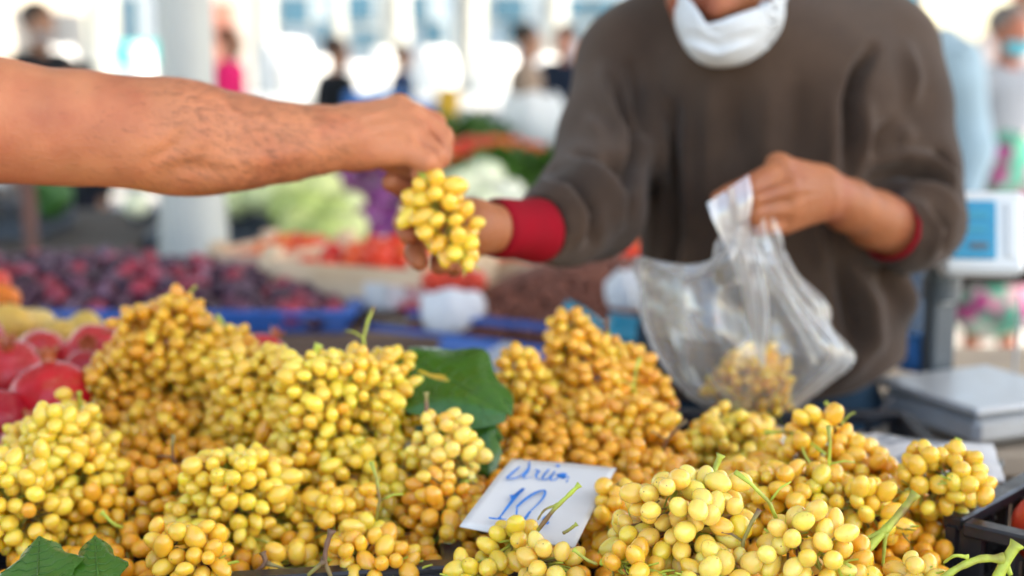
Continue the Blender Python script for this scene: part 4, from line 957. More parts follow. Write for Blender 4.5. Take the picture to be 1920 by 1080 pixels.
# jeans
jn = SDF(.008, .03)
jn.cone((cx + .012, 1.845, 1.07), (cx + .012, 1.86, .93), .113, .122, sx=(1.40, 1, 1))
for sx in (-.10, .10): jn.cone((cx + sx, 1.86, .92), (cx + sx * 1.2, 1.85, .09), .105, .072)
gj = [([(1500, 720), (1530, 775), (1600, 800)], 6, -.005), ([(1640, 720), (1660, 790)], 8, -.004)]
o = to_obj('jeans', jn, M['jeans'], vend, gj, noise=.002); o.location = -Vector(vb_)
bt = SDF(.006, .004)
pj = MB(); pj.tube([W(*q) - vb_ for q in ((1505, 735, 1.74), (1530, 770, 1.735), (1580, 785, 1.735), (1650, 770, 1.745), (1675, 745, 1.76))], .0016, 5); M['stitch'] = mat('pocket_trim', (.10, .09, .09), .8)
pj.build('pocket_seam', M['stitch'], vend, True)
M['shoe'] = mat('shoe_leather', (.02, .018, .016), .5)
for sx in (-.12, .12):
    sh_ = SDF(.008, .02); sh_.cone((cx + sx, 1.87, .055), (cx + sx * 1.05, 1.70, .04), .052, .044); o = to_obj('shoe', sh_, M['shoe'], vend, post=lambda P, F: np.maximum(F, .004 - P[..., 2])); o.location = -Vector(vb_)
# mask pulled down over the chin
mk = SDF(.0030, .01)
MC = W(1368, 18, 1.655)
mk.ell(MC, (.0640, .066, .0640), k=.01); mk.ell(W(1345, 55, 1.625), (.036, .034, .038), k=.03)
rimx, rimy = [1200, 1262, 1288, 1325, 1352, 1420, 1450, 1480], [-60, -42, -8, 44, 38, 12, -2, -30]
def cut(P, F):
    x, y, D = proj(P); rim = np.interp(x, rimx, rimy); back = np.clip((P[..., 1] - (MC[1] - .02)) / .08, 0, 1)
    inner = np.sqrt((((P - MC) / np.array([.0612, .063, .0612])) ** 2).sum(-1)); inner = -(inner - 1) * .06
    F = np.maximum(F, inner)
    F = np.maximum(F, (rim - back * 25 - y) * .0006)
    return np.maximum(F, (P[..., 1] - MC[1] - .030))
o = to_obj('face_mask', mk, M['mask'], vend, [([(1290, 60), (1340, 82), (1420, 62)], 8, -.004), ([(1285, 80), (1345, 102), (1410, 82)], 5, .0035), ([(1282, 70), (1345, 92), (1415, 72)], 4, -.0035), ([(1320, 58), (1350, 66), (1390, 58)], 9, -.004), ([(1300, 20), (1320, 60)], 8, .003), ([(1290, 50), (1342, 72), (1425, 48)], 4, .003)], noise=.001, nf=70, it=1, post=cut); o.location = -Vector(vb_)
EL_ = 0
for pl in ([(1428, 12, 1.63), (1448, -15, 1.66), (1462, -50, 1.69)], [(1430, 60, 1.635), (1455, 30, 1.66), (1478, -20, 1.69)], [(1272, -25, 1.63), (1266, -60, 1.66)]):
    q_ = MB(); q_.tube([W(*q) - vb_ for q in pl], .0038, 6); q_.build('ear_loop', M['mask'], vend, True)


# ------------------------------------------------------------------ the bunch handed over
hb = dict(a=np.array(W(800, 350, 1.375)), b=np.array(W(870, 480, 1.355)), R=.0310, hue='yellow', label='small bunch of yellow grapes passing between the two hands', free=True, bd=.0165,
          stalks=[S('g', ([(778, 312, 1.40), (783, 335, 1.385), (800, 360, 1.375)], .0016, .0018))])
BUN.append(hb); bunch(99, hb, free=True)
hb2 = dict(a=np.array(W(1385, 700, 1.62)), b=np.array(W(1440, 760, 1.60)), R=.045, hue='bag', label='amber grapes lying in the bottom of the clear plastic bag', free=True)
BUN.append(hb2); bunch(98, hb2, free=True)

# ------------------------------------------------------------------ clear plastic bag
def film_bag():
    U = 96; rows = []
    def el(cx_, cy_, w, dpt, D, tilt=0): return (cx_, cy_, w, dpt, D, tilt)
    th = np.linspace(0, 2 * np.pi, U, endpoint=False)
    # angular position: 0 = right, pi/2 = towards camera, pi = left
    lv = [  # cx, cy, half width px, depth half m, D
        (1412, 402, 34, .012, 1.53), (1408, 440, 42, .020, 1.535), (1408, 485, 62, .034, 1.55), (1402, 530, 108, .052, 1.57), (1392, 580, 160, .070, 1.59), (1400, 630, 178, .080, 1.60), (1412, 675, 176, .082, 1.61), (1412, 720, 140, .076, 1.62), (1408, 762, 92, .058, 1.625), (1405, 786, 70, .035, 1.63), (1404, 792, 14, .01, 1.63)]
    P = np.zeros((len(lv), U, 3))
    for i, (x, y, w, d, D) in enumerate(lv):
        for j, t in enumerate(th):
            c, s_ = math.cos(t), math.sin(t)
            ww = w
            fold = .12 * math.sin(7 * t + i * .3) + .08 * math.sin(13 * t + 1.7 + i * .25)
            fold *= (1.0 if i < 6 else .5) * (2.0 if i < 3 else 1)
            px = x + c * ww * (1 + fold * .3); py = y; DD = D - s_ * d * (1 + fold * 1.4)
            if c < 0:                       # left side sweeps out to the free handle
                L = (-c) ** 1.5
                tgt = {0: (1342, 455), 1: (1316, 515), 2: (1250, 503), 3: (1192, 482), 4: (1200, 566), 5: (1224, 640), 6: (1256, 702), 7: (1292, 742)}.get(i)
                if tgt: px = px * (1 - L) + tgt[0] * L; py = py * (1 - L) + tgt[1] * L
            elif i in (5, 6, 7):            # right corner
                R_ = c ** 4; tg = {5: (1562, 620), 6: (1594, 676), 7: (1540, 730)}[i]; px = px * (1 - R_) + tg[0] * R_; py = py * (1 - R_) + tg[1] * R_
            P[i, j] = W(px, py, DD)
    # resample rows smoothly (Catmull-Rom)
    out = []; n = len(lv)
    for i in range(n - 1):
        p0, p1, p2, p3 = P[max(i - 1, 0)], P[i], P[i + 1], P[min(i + 2, n - 1)]
        for t in np.linspace(0, 1, 7, endpoint=False):
            out.append(.5 * (2 * p1 + (p2 - p0) * t + (2 * p0 - 5 * p1 + 4 * p2 - p3) * t * t + (3 * p1 - p0 - 3 * p2 + p3) * t ** 3))
    out.append(P[-1]); out = np.array(out)
    cen = out.mean(1, keepdims=True); rad = out - cen; rl = np.linalg.norm(rad, axis=2, keepdims=True) + 1e-9
    out = out + rad / rl * ((np.abs(vnoise(out, 30, 1)) - .3) * .009 + (np.abs(vnoise(out, 75, 4)) - .3) * .0035)[..., None]
    m = len(out); V = out.reshape(-1, 3); F = np.array([(i * U + j, i * U + (j + 1) % U, (i + 1) * U + (j + 1) % U, (i + 1) * U + j) for i in range(m - 1) for j in range(U)])
    return V, F
bag = empty('plastic_bag', tuple(W(1405, 790, 1.63)), 'thin clear plastic bag with amber grapes inside, hanging from the vendor hand', 'bag'); bb0 = np.array(W(1405, 790, 1.63))
V, F = film_bag(); o = put('bag_body', make_mesh('bag_body', V - bb0, F, M['film']), bag)
def ribbon(name, left, right, m, parent, base, amp=.003, sub=5, seed=0, K=14):
    """film strip spanned between two pixel-depth polylines, with ruffles"""
    def rs(pl):
        p = np.array([W(*q) for q in pl]); out = []; n = len(p)
        for i in range(n - 1):
            p0, p1, p2, p3 = p[max(i - 1, 0)], p[i], p[i + 1], p[min(i + 2, n - 1)]
            for t in np.linspace(0, 1, sub, endpoint=False): out.append(.5 * (2 * p1 + (p2 - p0) * t + (2 * p0 - 5 * p1 + 4 * p2 - p3) * t * t + (3 * p1 - p0 - 3 * p2 + p3) * t ** 3))
        out.append(p[-1]); return np.array(out)
    a, b = rs(left), rs(right); m_ = min(len(a), len(b)); v = []
    for i in range(m_):
        for k in range(K + 1):
            t = k / K; p = a[i] * (1 - t) + b[i] * t; v.append(p + np.array([0, -1, .2]) * (amp * math.sin(t * 9 + seed + i * .15) + .5 * amp * math.sin(t * 21 + i * .3) - amp * 3 * t * (1 - t)))
    v = np.array(v) - base; f = [(i * (K + 1) + k, i * (K + 1) + k + 1, (i + 1) * (K + 1) + k + 1, (i + 1) * (K + 1) + k) for i in range(m_ - 1) for k in range(K)]
    return put(name, make_mesh(name, v, f, m), parent)
# the gathered top that wraps over the finger tips
ribbon('bag_handle', [(1324, 382, 1.50), (1338, 420, 1.50), (1362, 470, 1.51), (1385, 520, 1.52), (1400, 590, 1.53), (1420, 670, 1.54)], [(1404, 328, 1.495), (1412, 372, 1.490), (1408, 425, 1.495), (1425, 500, 1.51), (1440, 580, 1.52), (1432, 690, 1.54)], M['film2'], bag, bb0, .0035, seed=1)
ribbon('bag_handle', [(1326, 380, 1.53), (1345, 430, 1.54), (1375, 480, 1.55)], [(1402, 332, 1.55), (1440, 440, 1.575), (1470, 500, 1.57)], M['film2'], bag, bb0, .004, seed=3)
ribbon('bag_handle', [(1196, 484, 1.56), (1198, 520, 1.56), (1206, 570, 1.57), (1222, 630, 1.58)], [(1312, 522, 1.59), (1330, 540, 1.58), (1340, 580, 1.57), (1350, 640, 1.56)], M['film'], bag, bb0, .004, seed=2)
ribbon('bag_fold', [(1408, 440, 1.50), (1465, 520, 1.50), (1520, 600, 1.51), (1550, 660, 1.52)], [(1395, 450, 1.515), (1440, 530, 1.515), (1490, 620, 1.52), (1520, 690, 1.53)], M['film'], bag, bb0, .003, seed=5)

# ------------------------------------------------------------------ fruit and vegetables (shared meshes)
def fruit_mesh(name, m, n=18, k=12, fn=None, sc=(1, 1, 1)):
    v, f = uvsphere(n, k); v = np.array(v)
    if fn: v = fn(v)
    return make_mesh(name, v * np.array(sc), f, m)
def dimple(v, top=.16, bot=.08, w=.35):
    r = np.sqrt(v[:, 0] ** 2 + v[:, 1] ** 2); v[:, 2] -= np.where(v[:, 2] > 0, top, -bot) * np.exp(-(r / w) ** 2); return v
M['fruit'] = mat('fruit_skin', (.5, .1, .1), .40, .18, 2.2, objcol=True, spec=.3, sss=.1, sscale=.01)
M['pome'] = mat('pomegranate_rind', (.55, .03, .05), .30, .2, 1.6, objcol=True, coat=.18, spec=.35, var2=(.52, .16, .07), vmask=(.62, .80), det=6, bump=.2, bscale=12)
M['plum'] = mat('plum_bloom', (.1, .02, .06), .42, .3, 2.0, objcol=True, var2=(.20, .13, .20), vmask=(.50, .80), det=6)
M['cabbage'] = mat('cabbage_leaf', (.5, .56, .3), .5, .12, 3.5, objcol=True, bump=.6, bscale=9)
M['red_cab'] = mat('red_cabbage_leaf', (.09, .02, .10), .28, .25, 3.5, objcol=True, bump=.6, bscale=9, coat=.3)
POME = fruit_mesh('fruit_body', M['pome'], 28, 20, lambda v: v * (1 + .03 * np.cos(5 * np.arctan2(v[:, 1], v[:, 0]))[:, None] * (1 - v[:, 2:3] ** 2) + .015 * vnoise(v, 3)[:, None]), (1, 1, .92))
def crown_mesh():
    b = MB(); prof = [(.20, .86), (.17, .95), (.19, 1.08), (.27, 1.20), (.25, 1.19), (.16, 1.08), (.12, .97), (.02, .95)]
    b.lathe(prof, 24, fn=lambda r, z, t: (r * (1 + .10 * math.cos(6 * t) * (z > 1.1)), z + (.09 * math.cos(6 * t) if z > 1.15 else 0)))
    return b.mesh('crown', M['pome'], True)
CROWN = crown_mesh()
def pomegranate(p, r, label, tilt, rz, col=(.50, .022, .04)):
    t = empty('pomegranate', tuple(p), label, 'pomegranate', 'pomegranates heaped beside the grapes')
    e = (tilt[0], tilt[1], rz)
    put('fruit_body', POME, t, (0, 0, 0), e, r, col); put('crown', CROWN, t, (0, 0, 0), e, r, (.50, .13, .05)); return t
PL = [(98, 748, 1.46, 78, 'big round pomegranate with its crown turned up, front of the heap', (-.15, -.1), 0, (.58, .012, .022)),
      (20, 700, 1.56, 66, 'pinkish pomegranate behind the big one at the frame edge', (.3, -.3), 1, (.64, .04, .05)),
      (80, 672, 1.66, 56, 'pomegranate lying on its side behind the big round one', (1.2, .3), 2, (.62, .03, .035)),
      (180, 668, 1.64, 62, 'pomegranate half hidden by the amber grape peak', (.9, -.6), .5, (.62, .035, .04)),
      (165, 705, 1.56, 50, 'pomegranate under the one touching the amber peak', (-1.2, .4), .2, (.44, .02, .03)),
      (-8, 790, 1.42, 62, 'dark red pomegranate cut by the frame edge', (-.8, .3), 3, (.42, .015, .03)),
      (55, 835, 1.36, 54, 'pomegranate with stubby crown showing above the pale grapes', (-.2, .4), 1.3, (.50, .08, .05)),
      (492, 676, 1.60, 54, 'single pomegranate sitting behind the yellow grapes in mid pile', (-.3, .6), .4, (.60, .015, .03)),
      (120, 800, 1.50, 50, 'pomegranate in the gap right under the big round one', (.8, .2), 2.2, (.40, .015, .03)),
      (-50, 640, 1.62, 60, 'pomegranate partly outside the frame near the quinces', (.2, .2), 1.2, (.55, .05, .06))]
for (x, y, D, r, lab, tl, rz_, c_) in PL: pomegranate(W(x, y, D), r * D / FPX, lab, tl, rz_, c_)
QU = fruit_mesh('quince', M['fruit'], 20, 14, lambda v: dimple(v * (1 + .05 * vnoise(v, 2))[:, None]), (1, 1, .95))
for (x, y, D, r, c_, lab, nm) in [(22, 612, 1.80, 46, (.72, .45, .10), 'large yellow quince with a bright highlight at the frame edge', 'quince'), (68, 612, 1.86, 38, (.75, .52, .16), 'pale yellow quince beside the larger one', 'quince'),
                              (158, 618, 1.84, 36, (.68, .46, .10), 'yellow quince nearest the grape peak', 'quince'), (112, 628, 1.80, 34, (.66, .42, .09), 'low yellow quince between two others', 'quince'), (205, 630, 1.82, 28, (.68, .36, .20), 'small pinkish quince just behind the grape peak', 'quince'),
                              (8, 560, 1.98, 30, (.80, .20, .02), 'orange persimmon stacked above the quinces', 'persimmon'), (-6, 530, 2.02, 26, (.72, .08, .05), 'red persimmon on top of the stack at the frame edge', 'persimmon'), (-30, 575, 2.0, 34, (.80, .20, .02), 'orange persimmon under the red one', 'persimmon')]:
    p = W(x, y, D); t = empty(nm, tuple(p), lab, nm, None); put('fruit_body', QU, t, (0, 0, 0), (rnd.uniform(-.6, .6), rnd.uniform(-.6, .6), 1), r * D / FPX, c_)
    cb = MB(); cb.tube([(0, 0, r * D / FPX * .78), (.002, 0, r * D / FPX * 1.08)], .0016, 5); cb.build('stalk', M['stem_brown'], t)
# supports of this fruit heap
crate((-.56, 1.56, TZ), .08, 'black plastic crate under the pomegranates and quinces', .50, .58, .13)
hb_ = MB(); 
for k in range(90):
    p = np.array([-.56 + rnd.uniform(-.22, .22), 1.56 + rnd.uniform(-.24, .24), 1.03 + rnd.uniform(-.03, .02)]); v, f = uvsphere(10, 8, (.036,) * 3); hb_.add(v + p, f)
o = hb_.build('fruit_mass', M['fruit'], None, True); o.color = (.35, .02, .03, 1); tag(o, 'lower layers of red fruit filling the pomegranate crate', 'fruit', kind='stuff')

# ------------------------------------------------------------------ second row of stalls
T2 = .945
M['blue'] = mat('blue_plastic', (.003, .10, .42), .45, .15, 4, coat=.2)
M['cyan'] = mat('cyan_plastic', (.01, .32, .45), .3, .1, 4, coat=.2)
M['wood'] = mat('pale_crate_wood', (.78, .58, .38), .75, .12, 14, var2=(.68, .47, .28), vmask=(.5, .65))
M['dark_wood'] = mat('dark_board', (.16, .10, .07), .8, .25, 8)
M['burlap'] = mat('dark_cloth', (.022, .018, .017), .95, spec=.1, var=.25, scale=6)#, .25, 6)
M['brownfruit'] = mat('dried_fruit', (.13, .035, .022), .45, .5, 60, objcol=True)
def tray(name, c, w, d, h, rz, m, label, t=.012, lip=.018, cat='tray'):
    e = empty(name, tuple(c), label, cat, None, rz)
    b = MB(); b.box((0, 0, .006), (w, d, .012)); b.build('base_panel', m, e)
    for (x, y, lw, ld) in ((0, -d / 2, w, t), (0, d / 2, w, t), (-w / 2, 0, t, d - t * 1.02), (w / 2, 0, t, d - t * 1.02)):
        b = MB(); b.box((x, y, h / 2 + .006), (lw, ld, h), bevel=.002); ox = math.copysign(lip / 2, x) if x else 0; oy = math.copysign(lip / 2, y) if y else 0
        b.box((x + ox, y + oy, h + .004), (lw + (lip if x else lip * 2), ld + (lip if y else 0), .012), bevel=.003); b.build('side_panel', m, e)
    return e
def table(label, c, w, d, z, rz=0, m=None, apron=.0, am=None, name='stall_table'):
    m = m or M['wood_table']; t = empty(name, (c[0], c[1], 0), label, 'table', None, rz)
    n = max(2, int(d / .2))
    for i in range(n): b = MB(); b.box((0, -d / 2 + (i + .5) * d / n, z - .015), (w, d / n - .006, .03), bevel=.003); b.build('plank', m, t)
    for sx in (-1, 1):
        for sy in (-1, 1): b = MB(); b.box((sx * (w / 2 - .06), sy * (d / 2 - .06), (z - .032) / 2), (.06, .06, z - .032), bevel=.004); b.build('leg', m, t)
    if apron: b = MB(); b.box((0, -d / 2 - .012, z - apron / 2), (w, .02, apron), bevel=.002); b.build('front_board', am or m, t)
    return t
table('wooden table carrying the plums and tomato crates', (-.80, 2.96), 1.9, .95, T2, 0, apron=.09, am=M['dark_wood'])
table('wooden table carrying the blue tray of dried fruit', (.164, 2.684), .80, .6, T2 - .035, -.5, apron=.06, am=M['dark_wood'])
sheet('table_cloth', [(-1.5, 2.46, .10), (.12, 2.40, .10), (.12, 2.40, .90), (-1.5, 2.46, .90)], M['burlap'], 40, 20, .012, 1, freq=12)['label'] = 'dark cloth hanging in front of the second table'
tag(bpy.data.objects['table_cloth'], cat='cloth')
# plums in a blue tray
tray('blue_tray', (-.87, 2.735, T2), 1.14, .46, .032, 0, M['blue'], 'long blue tray full of dark plums')
PLM = fruit_mesh('plum', M['plum'], 14, 10, lambda v: dimple(v * (1 - .06 * np.exp(-(np.arctan2(v[:, 1], v[:, 0]) / .25) ** 2))[:, None]), (1, .95, 1.05))
def heap(cx_, cy_, rz, w, d, z0, h, r, n, seed, shape=2.0, jit=.25):
    """points lying on a mound, one layer on top, spaced like fruit"""
    R = random.Random(seed); H = Hash(r * 2); out = []; tries = 0
    while len(out) < n and tries < n * 60:
        tries += 1; x, y = R.uniform(-1, 1), R.uniform(-1, 1)
        q = max(abs(x), abs(y)) ; zz = h * (1 - abs(x) ** shape) * (1 - abs(y) ** shape) + R.uniform(-jit, jit) * r
        X, Y = x * w / 2, y * d / 2; c, s_ = math.cos(rz), math.sin(rz); p = np.array([cx_ + c * X - s_ * Y, cy_ + s_ * X + c * Y, z0 + zz])
        if H.near(p, r * 1.68): continue
        H.add(p); out.append(p)
    return out
def heap_core(name, label, cx_, cy_, rz, w, d, z0, h, m, color, drop, cat='fruit'):
    n = 14; v = []; c, s_ = math.cos(rz), math.sin(rz)
    for i in range(n + 1):
        for j in range(n + 1):
            x, y = 2 * i / n - 1, 2 * j / n - 1; zz = h * (1 - x * x) * (1 - y * y) - drop; X, Y = x * w / 2, y * d / 2
            v.append((cx_ + c * X - s_ * Y, cy_ + s_ * X + c * Y, z0 + zz))
    f = [(i * (n + 1) + j, (i + 1) * (n + 1) + j, (i + 1) * (n + 1) + j + 1, i * (n + 1) + j + 1) for i in range(n) for j in range(n)]
    o = put(name, make_mesh(name, v, f, m)); o.color = (*color, 1); tag(o, label, cat, kind='stuff'); return o
pts = heap(-.87, 2.73, 0, 1.09, .45, T2 + .030, .065, .021, 290, 3)
heap_core('plum_mass', 'lower plums hidden beneath the top layer in the blue tray', -.87, 2.73, 0, 1.10, .43, T2 + .035, .055, M['plum'], (.045, .012, .03), .018)
for i, p in enumerate(pts):
    o = put('plum', PLM, None, tuple(p), (rnd.uniform(0, 6), rnd.uniform(0, 6), 0), .021 * rnd.uniform(.9, 1.15))
    c = rnd.choice([(.04, .008, .02), (.06, .012, .03), (.03, .008, .016), (.26, .012, .03), (.36, .02, .045), (.12, .03, .06), (.06, .015, .035)]); o.color = (*c, 1)
    tag(o, 'dark plum with a dusty bloom in the blue tray heap', 'plum', 'plums heaped in the blue tray')
# wooden crates of tomatoes
def wood_crate(c, rz, w, d, h, label):
    e = empty('wooden_crate', tuple(c), label, 'crate', None, rz)
    for i in range(4): b = MB(); b.box((0, -d / 2 + (i + .5) * d / 4, .005), (w - .01, d / 4 - .008, .008)); b.build('slat', M['wood'], e)
    for sx in (-1, 1):
        for sy in (-1, 1): b = MB(); b.box((sx * (w / 2 - .018), sy * (d / 2 - .018), h / 2 + .02), (.032, .032, h + .04), bevel=.002); b.build('corner_post', M['wood'], e)
    for k in range(2):
        z = .03 + k * (h - .03) * .62
        for sy in (-1, 1): b = MB(); b.box((0, sy * (d / 2 + .003), z + .02), (w, .007, h * .42), bevel=.001); b.build('slat', M['wood'], e)
        for sx in (-1, 1): b = MB(); b.box((sx * (w / 2 + .003), 0, z + .02), (.007, d - .01, h * .42), bevel=.001); b.build('slat', M['wood'], e)
    return e
TOM = fruit_mesh('tomato', M['tomato'], 14, 10, lambda v: dimple(v), (1, 1, .88))
def tomatoes(cx_, cy_, rz, w, d, z0, h, r, n, seed, label, group, cols, name='tomato', me=None, cat=None):
    for p in heap(cx_, cy_, rz, w, d, z0, h, r, n, seed):
        o = put(name, me or TOM, None, tuple(p), (rnd.uniform(-1, 1), rnd.uniform(-1, 1), rnd.uniform(0, 6)), r * rnd.uniform(.88, 1.12), rnd.choice(cols)); tag(o, label, cat or name, group)
RD = [(.74, .045, .01), (.80, .09, .012), (.66, .02, .008), (.82, .15, .02), (.72, .06, .012)]
WCR = [(-.26, 2.78, -.45, .36, .30, .085, 'pale wooden crate of tomatoes with a red printed label'), (-.02, 2.98, -.45, .44, .26, .06, 'pale wooden crate of tomatoes behind the labelled one'), (-.45, 3.02, -.40, .32, .24, .06, 'small wooden crate of tomatoes next to the white column'), (.24, 2.92, -.45, .30, .24, .06, 'wooden crate of tomatoes behind the white paper bag')]
for i, (x, y, rz_, w, d, h, lab) in enumerate(WCR):
    wc = wood_crate((x, y, T2), rz_, w, d, h, lab)
    heap_core('tomato_mass', 'lower tomatoes beneath the top layer of crate ' + ('with label', 'behind it', 'by the column', 'behind the paper bag')[i], x, y, rz_, w - .03, d - .03, T2 + h * .75, .05, M['tomato'], (.5, .03, .02), .02, 'tomatoes')
    tomatoes(x, y, rz_, w - .06, d - .05, T2 + h * .80, .045, .027, 46, 20 + i, 'ripe red tomato in the pale wooden crate ' + ('with the red label', 'behind the labelled crate', 'next to the white column', 'behind the paper bag')[i], 'tomatoes in wooden crate ' + ('with the red label', 'behind the labelled crate', 'next to the white column', 'behind the paper bag')[i], RD)
    if i == 0:
        M['labelred'] = mat('label_red', (.50, .05, .07), .6, .3, 40, var2=(.7, .6, .58), vmask=(.5, .6)); b = MB(); b.box((.17, -d / 2 - .0085, .05), (.13, .003, .045)); b.build('printed_label', M['labelred'], wc)
        b = MB(); b.box((.085, -d / 2 - .0085, .05), (.05, .003, .050)); b.build('printed_label', M['card'], wc)
# white paper bag of fruit
def sack(name, p, w, d, h, m, label, cat, seed=0, taper=.8, sag=.1):
    e = empty(name, tuple(p), label, cat); b = MB(); prof = [(.001, .004), (.9, 0), (1.0, .12), (1.05, .4), (.98, .7), (taper, .93), (taper * .9, 1.0), (taper * .8, .97), (.5 * taper, .9), (.001, .88)]
    b.lathe(prof, 24, fn=lambda r, z, t: (r * (1 + sag * math.sin(5 * t + seed + z * 3) * z + .05 * math.sin(11 * t + seed * 2)), z + .05 * math.sin(4 * t + seed) * (z > .8)))
    me = b.mesh('sack_body', m, True); put('sack_body', me, e, (0, 0, 0), scale=(w / 2, d / 2, h)); return e
M['whitebag'] = mat('white_plastic_bag', (.78, .80, .83), .4, .06, 8, bump=.8, bscale=30, sss=.0, trans=0)
M['whitebag_far'] = mat('white_sacking', (.80, .81, .82), .5, .05, 5)
sack('paper_bag', (-.105, 2.53, T2), .112, .10, .080, M['whitebag'], 'white paper bag of red fruit at the crate corner', 'bag', 2)
pp = MB()
for k in range(3): v, f = uvsphere(12, 9, (.03,) * 3); pb = put('tomato', TOM, None, (-.105 + (k - 1) * .034, 2.53, T2 + .09), None, .026, (.65, .05, .02)); tag(pb, 'red tomato on top in the white paper bag, ' + ('nearest the wooden crate', 'between the other two', 'nearest the red cuff')[k], 'tomato')
# dried brown fruit in a blue tray
tray('blue_tray', (.18, 2.64, T2 - .035), .54, .46, .055, -.5, M['blue'], 'blue tray heaped with small brown dried fruit')
heap_core('dried_fruit_mass', 'body of the heap of small brown dried fruit', .17, 2.62, -.5, .60, .50, T2 + .0, .115, M['brownfruit'], (.08, .022, .015), .006, 'dried fruit')
bm_ = MB(); R5 = random.Random(5)
for k in range(3200):
    x, y = R5.uniform(-1, 1), R5.uniform(-1, 1); zz = .115 * (1 - x * x) * (1 - y * y); X, Y = x * .29, y * .242; c, s_ = math.cos(-.5), math.sin(-.5)
    v, f = uvsphere(6, 4, (.0085, .0065, .0065)); bm_.add(v @ rotz(R5.uniform(0, 6)).T + np.array([.17 + c * X - s_ * Y, 2.62 + s_ * X + c * Y, T2 + .002 + zz]), f)
o = bm_.build('dried_fruit', M['brownfruit'], None, True); o.color = (.20, .06, .035, 1); tag(o, 'heap of small reddish brown dried fruit in a blue tray', 'dried fruit', kind='stuff')
o = sheet('blue_sheet', [(-.27, 2.535, .925), (.33, 2.205, .905), (.335, 2.212, .945), (-.265, 2.542, .955)], M['blue'], 30, 5, .006, 5, freq=18); tag(o, 'blue plastic sheet edging the table under the dried fruit', 'plastic sheet')
# cyan scoop
sc_ = empty('scoop', tuple(W(1165, 615, 2.18)), 'turquoise plastic scoop lying on the dried fruit', 'scoop'); b = MB()
for i in range(9):
    pass
v = []; n1, n2 = 10, 10
for i in range(n1 + 1):
    for j in range(n2 + 1):
        t, s_ = i / n1, (j / n2 - .5) * math.pi; v.append((-.03 + t * .10, math.sin(s_) * .036 * (1 - .25 * t), -.036 * math.cos(s_) * (1 - .2 * t) + .015 * t))
f = [(i * (n2 + 1) + j, (i + 1) * (n2 + 1) + j, (i + 1) * (n2 + 1) + j + 1, i * (n2 + 1) + j + 1) for i in range(n1) for j in range(n2)]
o = put('bowl', make_mesh('bowl', v, f, M['cyan']), sc_, rot=(.3, .2, -.3)); md = o.modifiers.new('thick', 'SOLIDIFY'); md.thickness = .003
b.tube([(-.03, 0, .0), (-.06, .015, .02), (-.085, .025, .03)], [.008, .009, .011], 8); b.build('handle', M['cyan'], sc_, True)
# deep blue tub near the vendor and small bags
tub = empty('blue_tub', tuple(G(1225, 775, .80)), 'deep blue plastic tub between vendor and grape pile', 'tub'); b = MB(); b.lathe([(.001, 0), (.15, 0), (.19, .155), (.205, .16), (.205, .172), (.185, .17), (.145, .012), (.001, .012)], 32); b.build('tub_body', M['blue'], tub, True)
tub.location = (.15, 1.98, .80)
table('low side board holding the blue tub', (.20, 1.98), .5, .22, .80, 0, M['dark_wood'])
sack('plastic_bag', W(950, 702, 2.00), .058, .04, .045, M['whitebag'], 'small crumpled white plastic bag behind the large vine leaf', 'bag', 1, .25, .25)
sack('plastic_bag', W(1178, 575, 2.35), .07, .06, .06, M['whitebag'], 'white plastic bag on the dried fruit beside the sweater', 'bag', 3, .5, .2)
# ------------------------------------------------------------------ weighing scale beside the vendor
M['steel'] = mat('brushed_steel', (.50, .52, .53), .38, .06, 30, metal=.35)
M['abs'] = mat('scale_white_plastic', (.78, .80, .80), .4, .04, 8)
M['abs_grey'] = mat('scale_grey_plastic', (.10, .12, .135), .45, .1, 8)
M['lcd'] = mat('scale_screen_blue', (.01, .30, .50), .25, .08, 20)
sT = .965
table('side table with pale top under the weighing scale', (.80, 1.98), .95, .62, sT, .05, M['carton'])
scp = np.array([.600, 1.77, sT]); sca = empty('weighing_scale', tuple(scp), 'steel market scale with a blue screen on a grey post', 'scale', None, .42)
b = MB(); b.box((0, 0, .028), (.175, .18, .034), bevel=.008); b.build('base', M['steel'], sca)
b = MB(); b.box((0, 0, .054), (.188, .192, .010), bevel=.004); b.build('weighing_plate', M['steel'], sca)
for sx in (-.07, .07):
    for sy in (-.07, .07): b = MB(); b.lathe([(.001, 0), (.014, 0), (.012, .012), (.001, .012)], 12, (sx, sy, 0)); b.build('foot', M['abs_grey'], sca, True)
b = MB(); b.box((.035, .125, .13), (.040, .026, .24), bevel=.004); b.lathe([(.001, -.016), (.026, -.016), (.026, .016), (.001, .016)], 18, (.035, .125, .165)); b.build('post', M['abs_grey'], sca)
b = MB(); b.box((.035, .110, .155), (.018, .006, .022), bevel=.003); b.build('knob', M['abs'], sca)
hw_ = W(1838, 440, 1.86); R3 = Matrix.Rotation(-.42, 3, 'Z')
hl = np.array(R3 @ (Vector(hw_) - Vector(scp)))
hd_ = MB(); Rh = np.array((Matrix.Rotation(-.42 - .10, 3, 'Z') @ Matrix.Rotation(-.25, 3, 'X')))
hd_.box(hl, (.105, .05, .108), Rh, bevel=.008); ho = hd_.build('display_head', M['abs'], sca)
b = MB(); b.box(hl + Rh @ np.array([-.014, -.0265, .003]), (.056, .006, .076), Rh, bevel=.002); b.build('screen', M['lcd'], ho)
b = MB(); b.box(hl + Rh @ np.array([.034, -.0265, .003]), (.014, .004, .072), Rh, bevel=.001); b.build('keypad', M['abs'], ho)
for k, (dx, dz, w_2) in enumerate([(-.014, .022, .034), (-.014, .004, .030), (-.008, -.018, .022)]):
    b = MB(); b.box(hl + Rh @ np.array([dx, -.0302, dz]), (w_2, .002, .008), Rh); b.build('readout', M['abs_grey'] if k == 2 else M['cyan'], ho)
b = MB(); b.tube([(.11, .06, .05), (.115, .06, .13), (.112, .062, .16)], .0022, 6); b.build('wire_guard', M['steel'], sca)
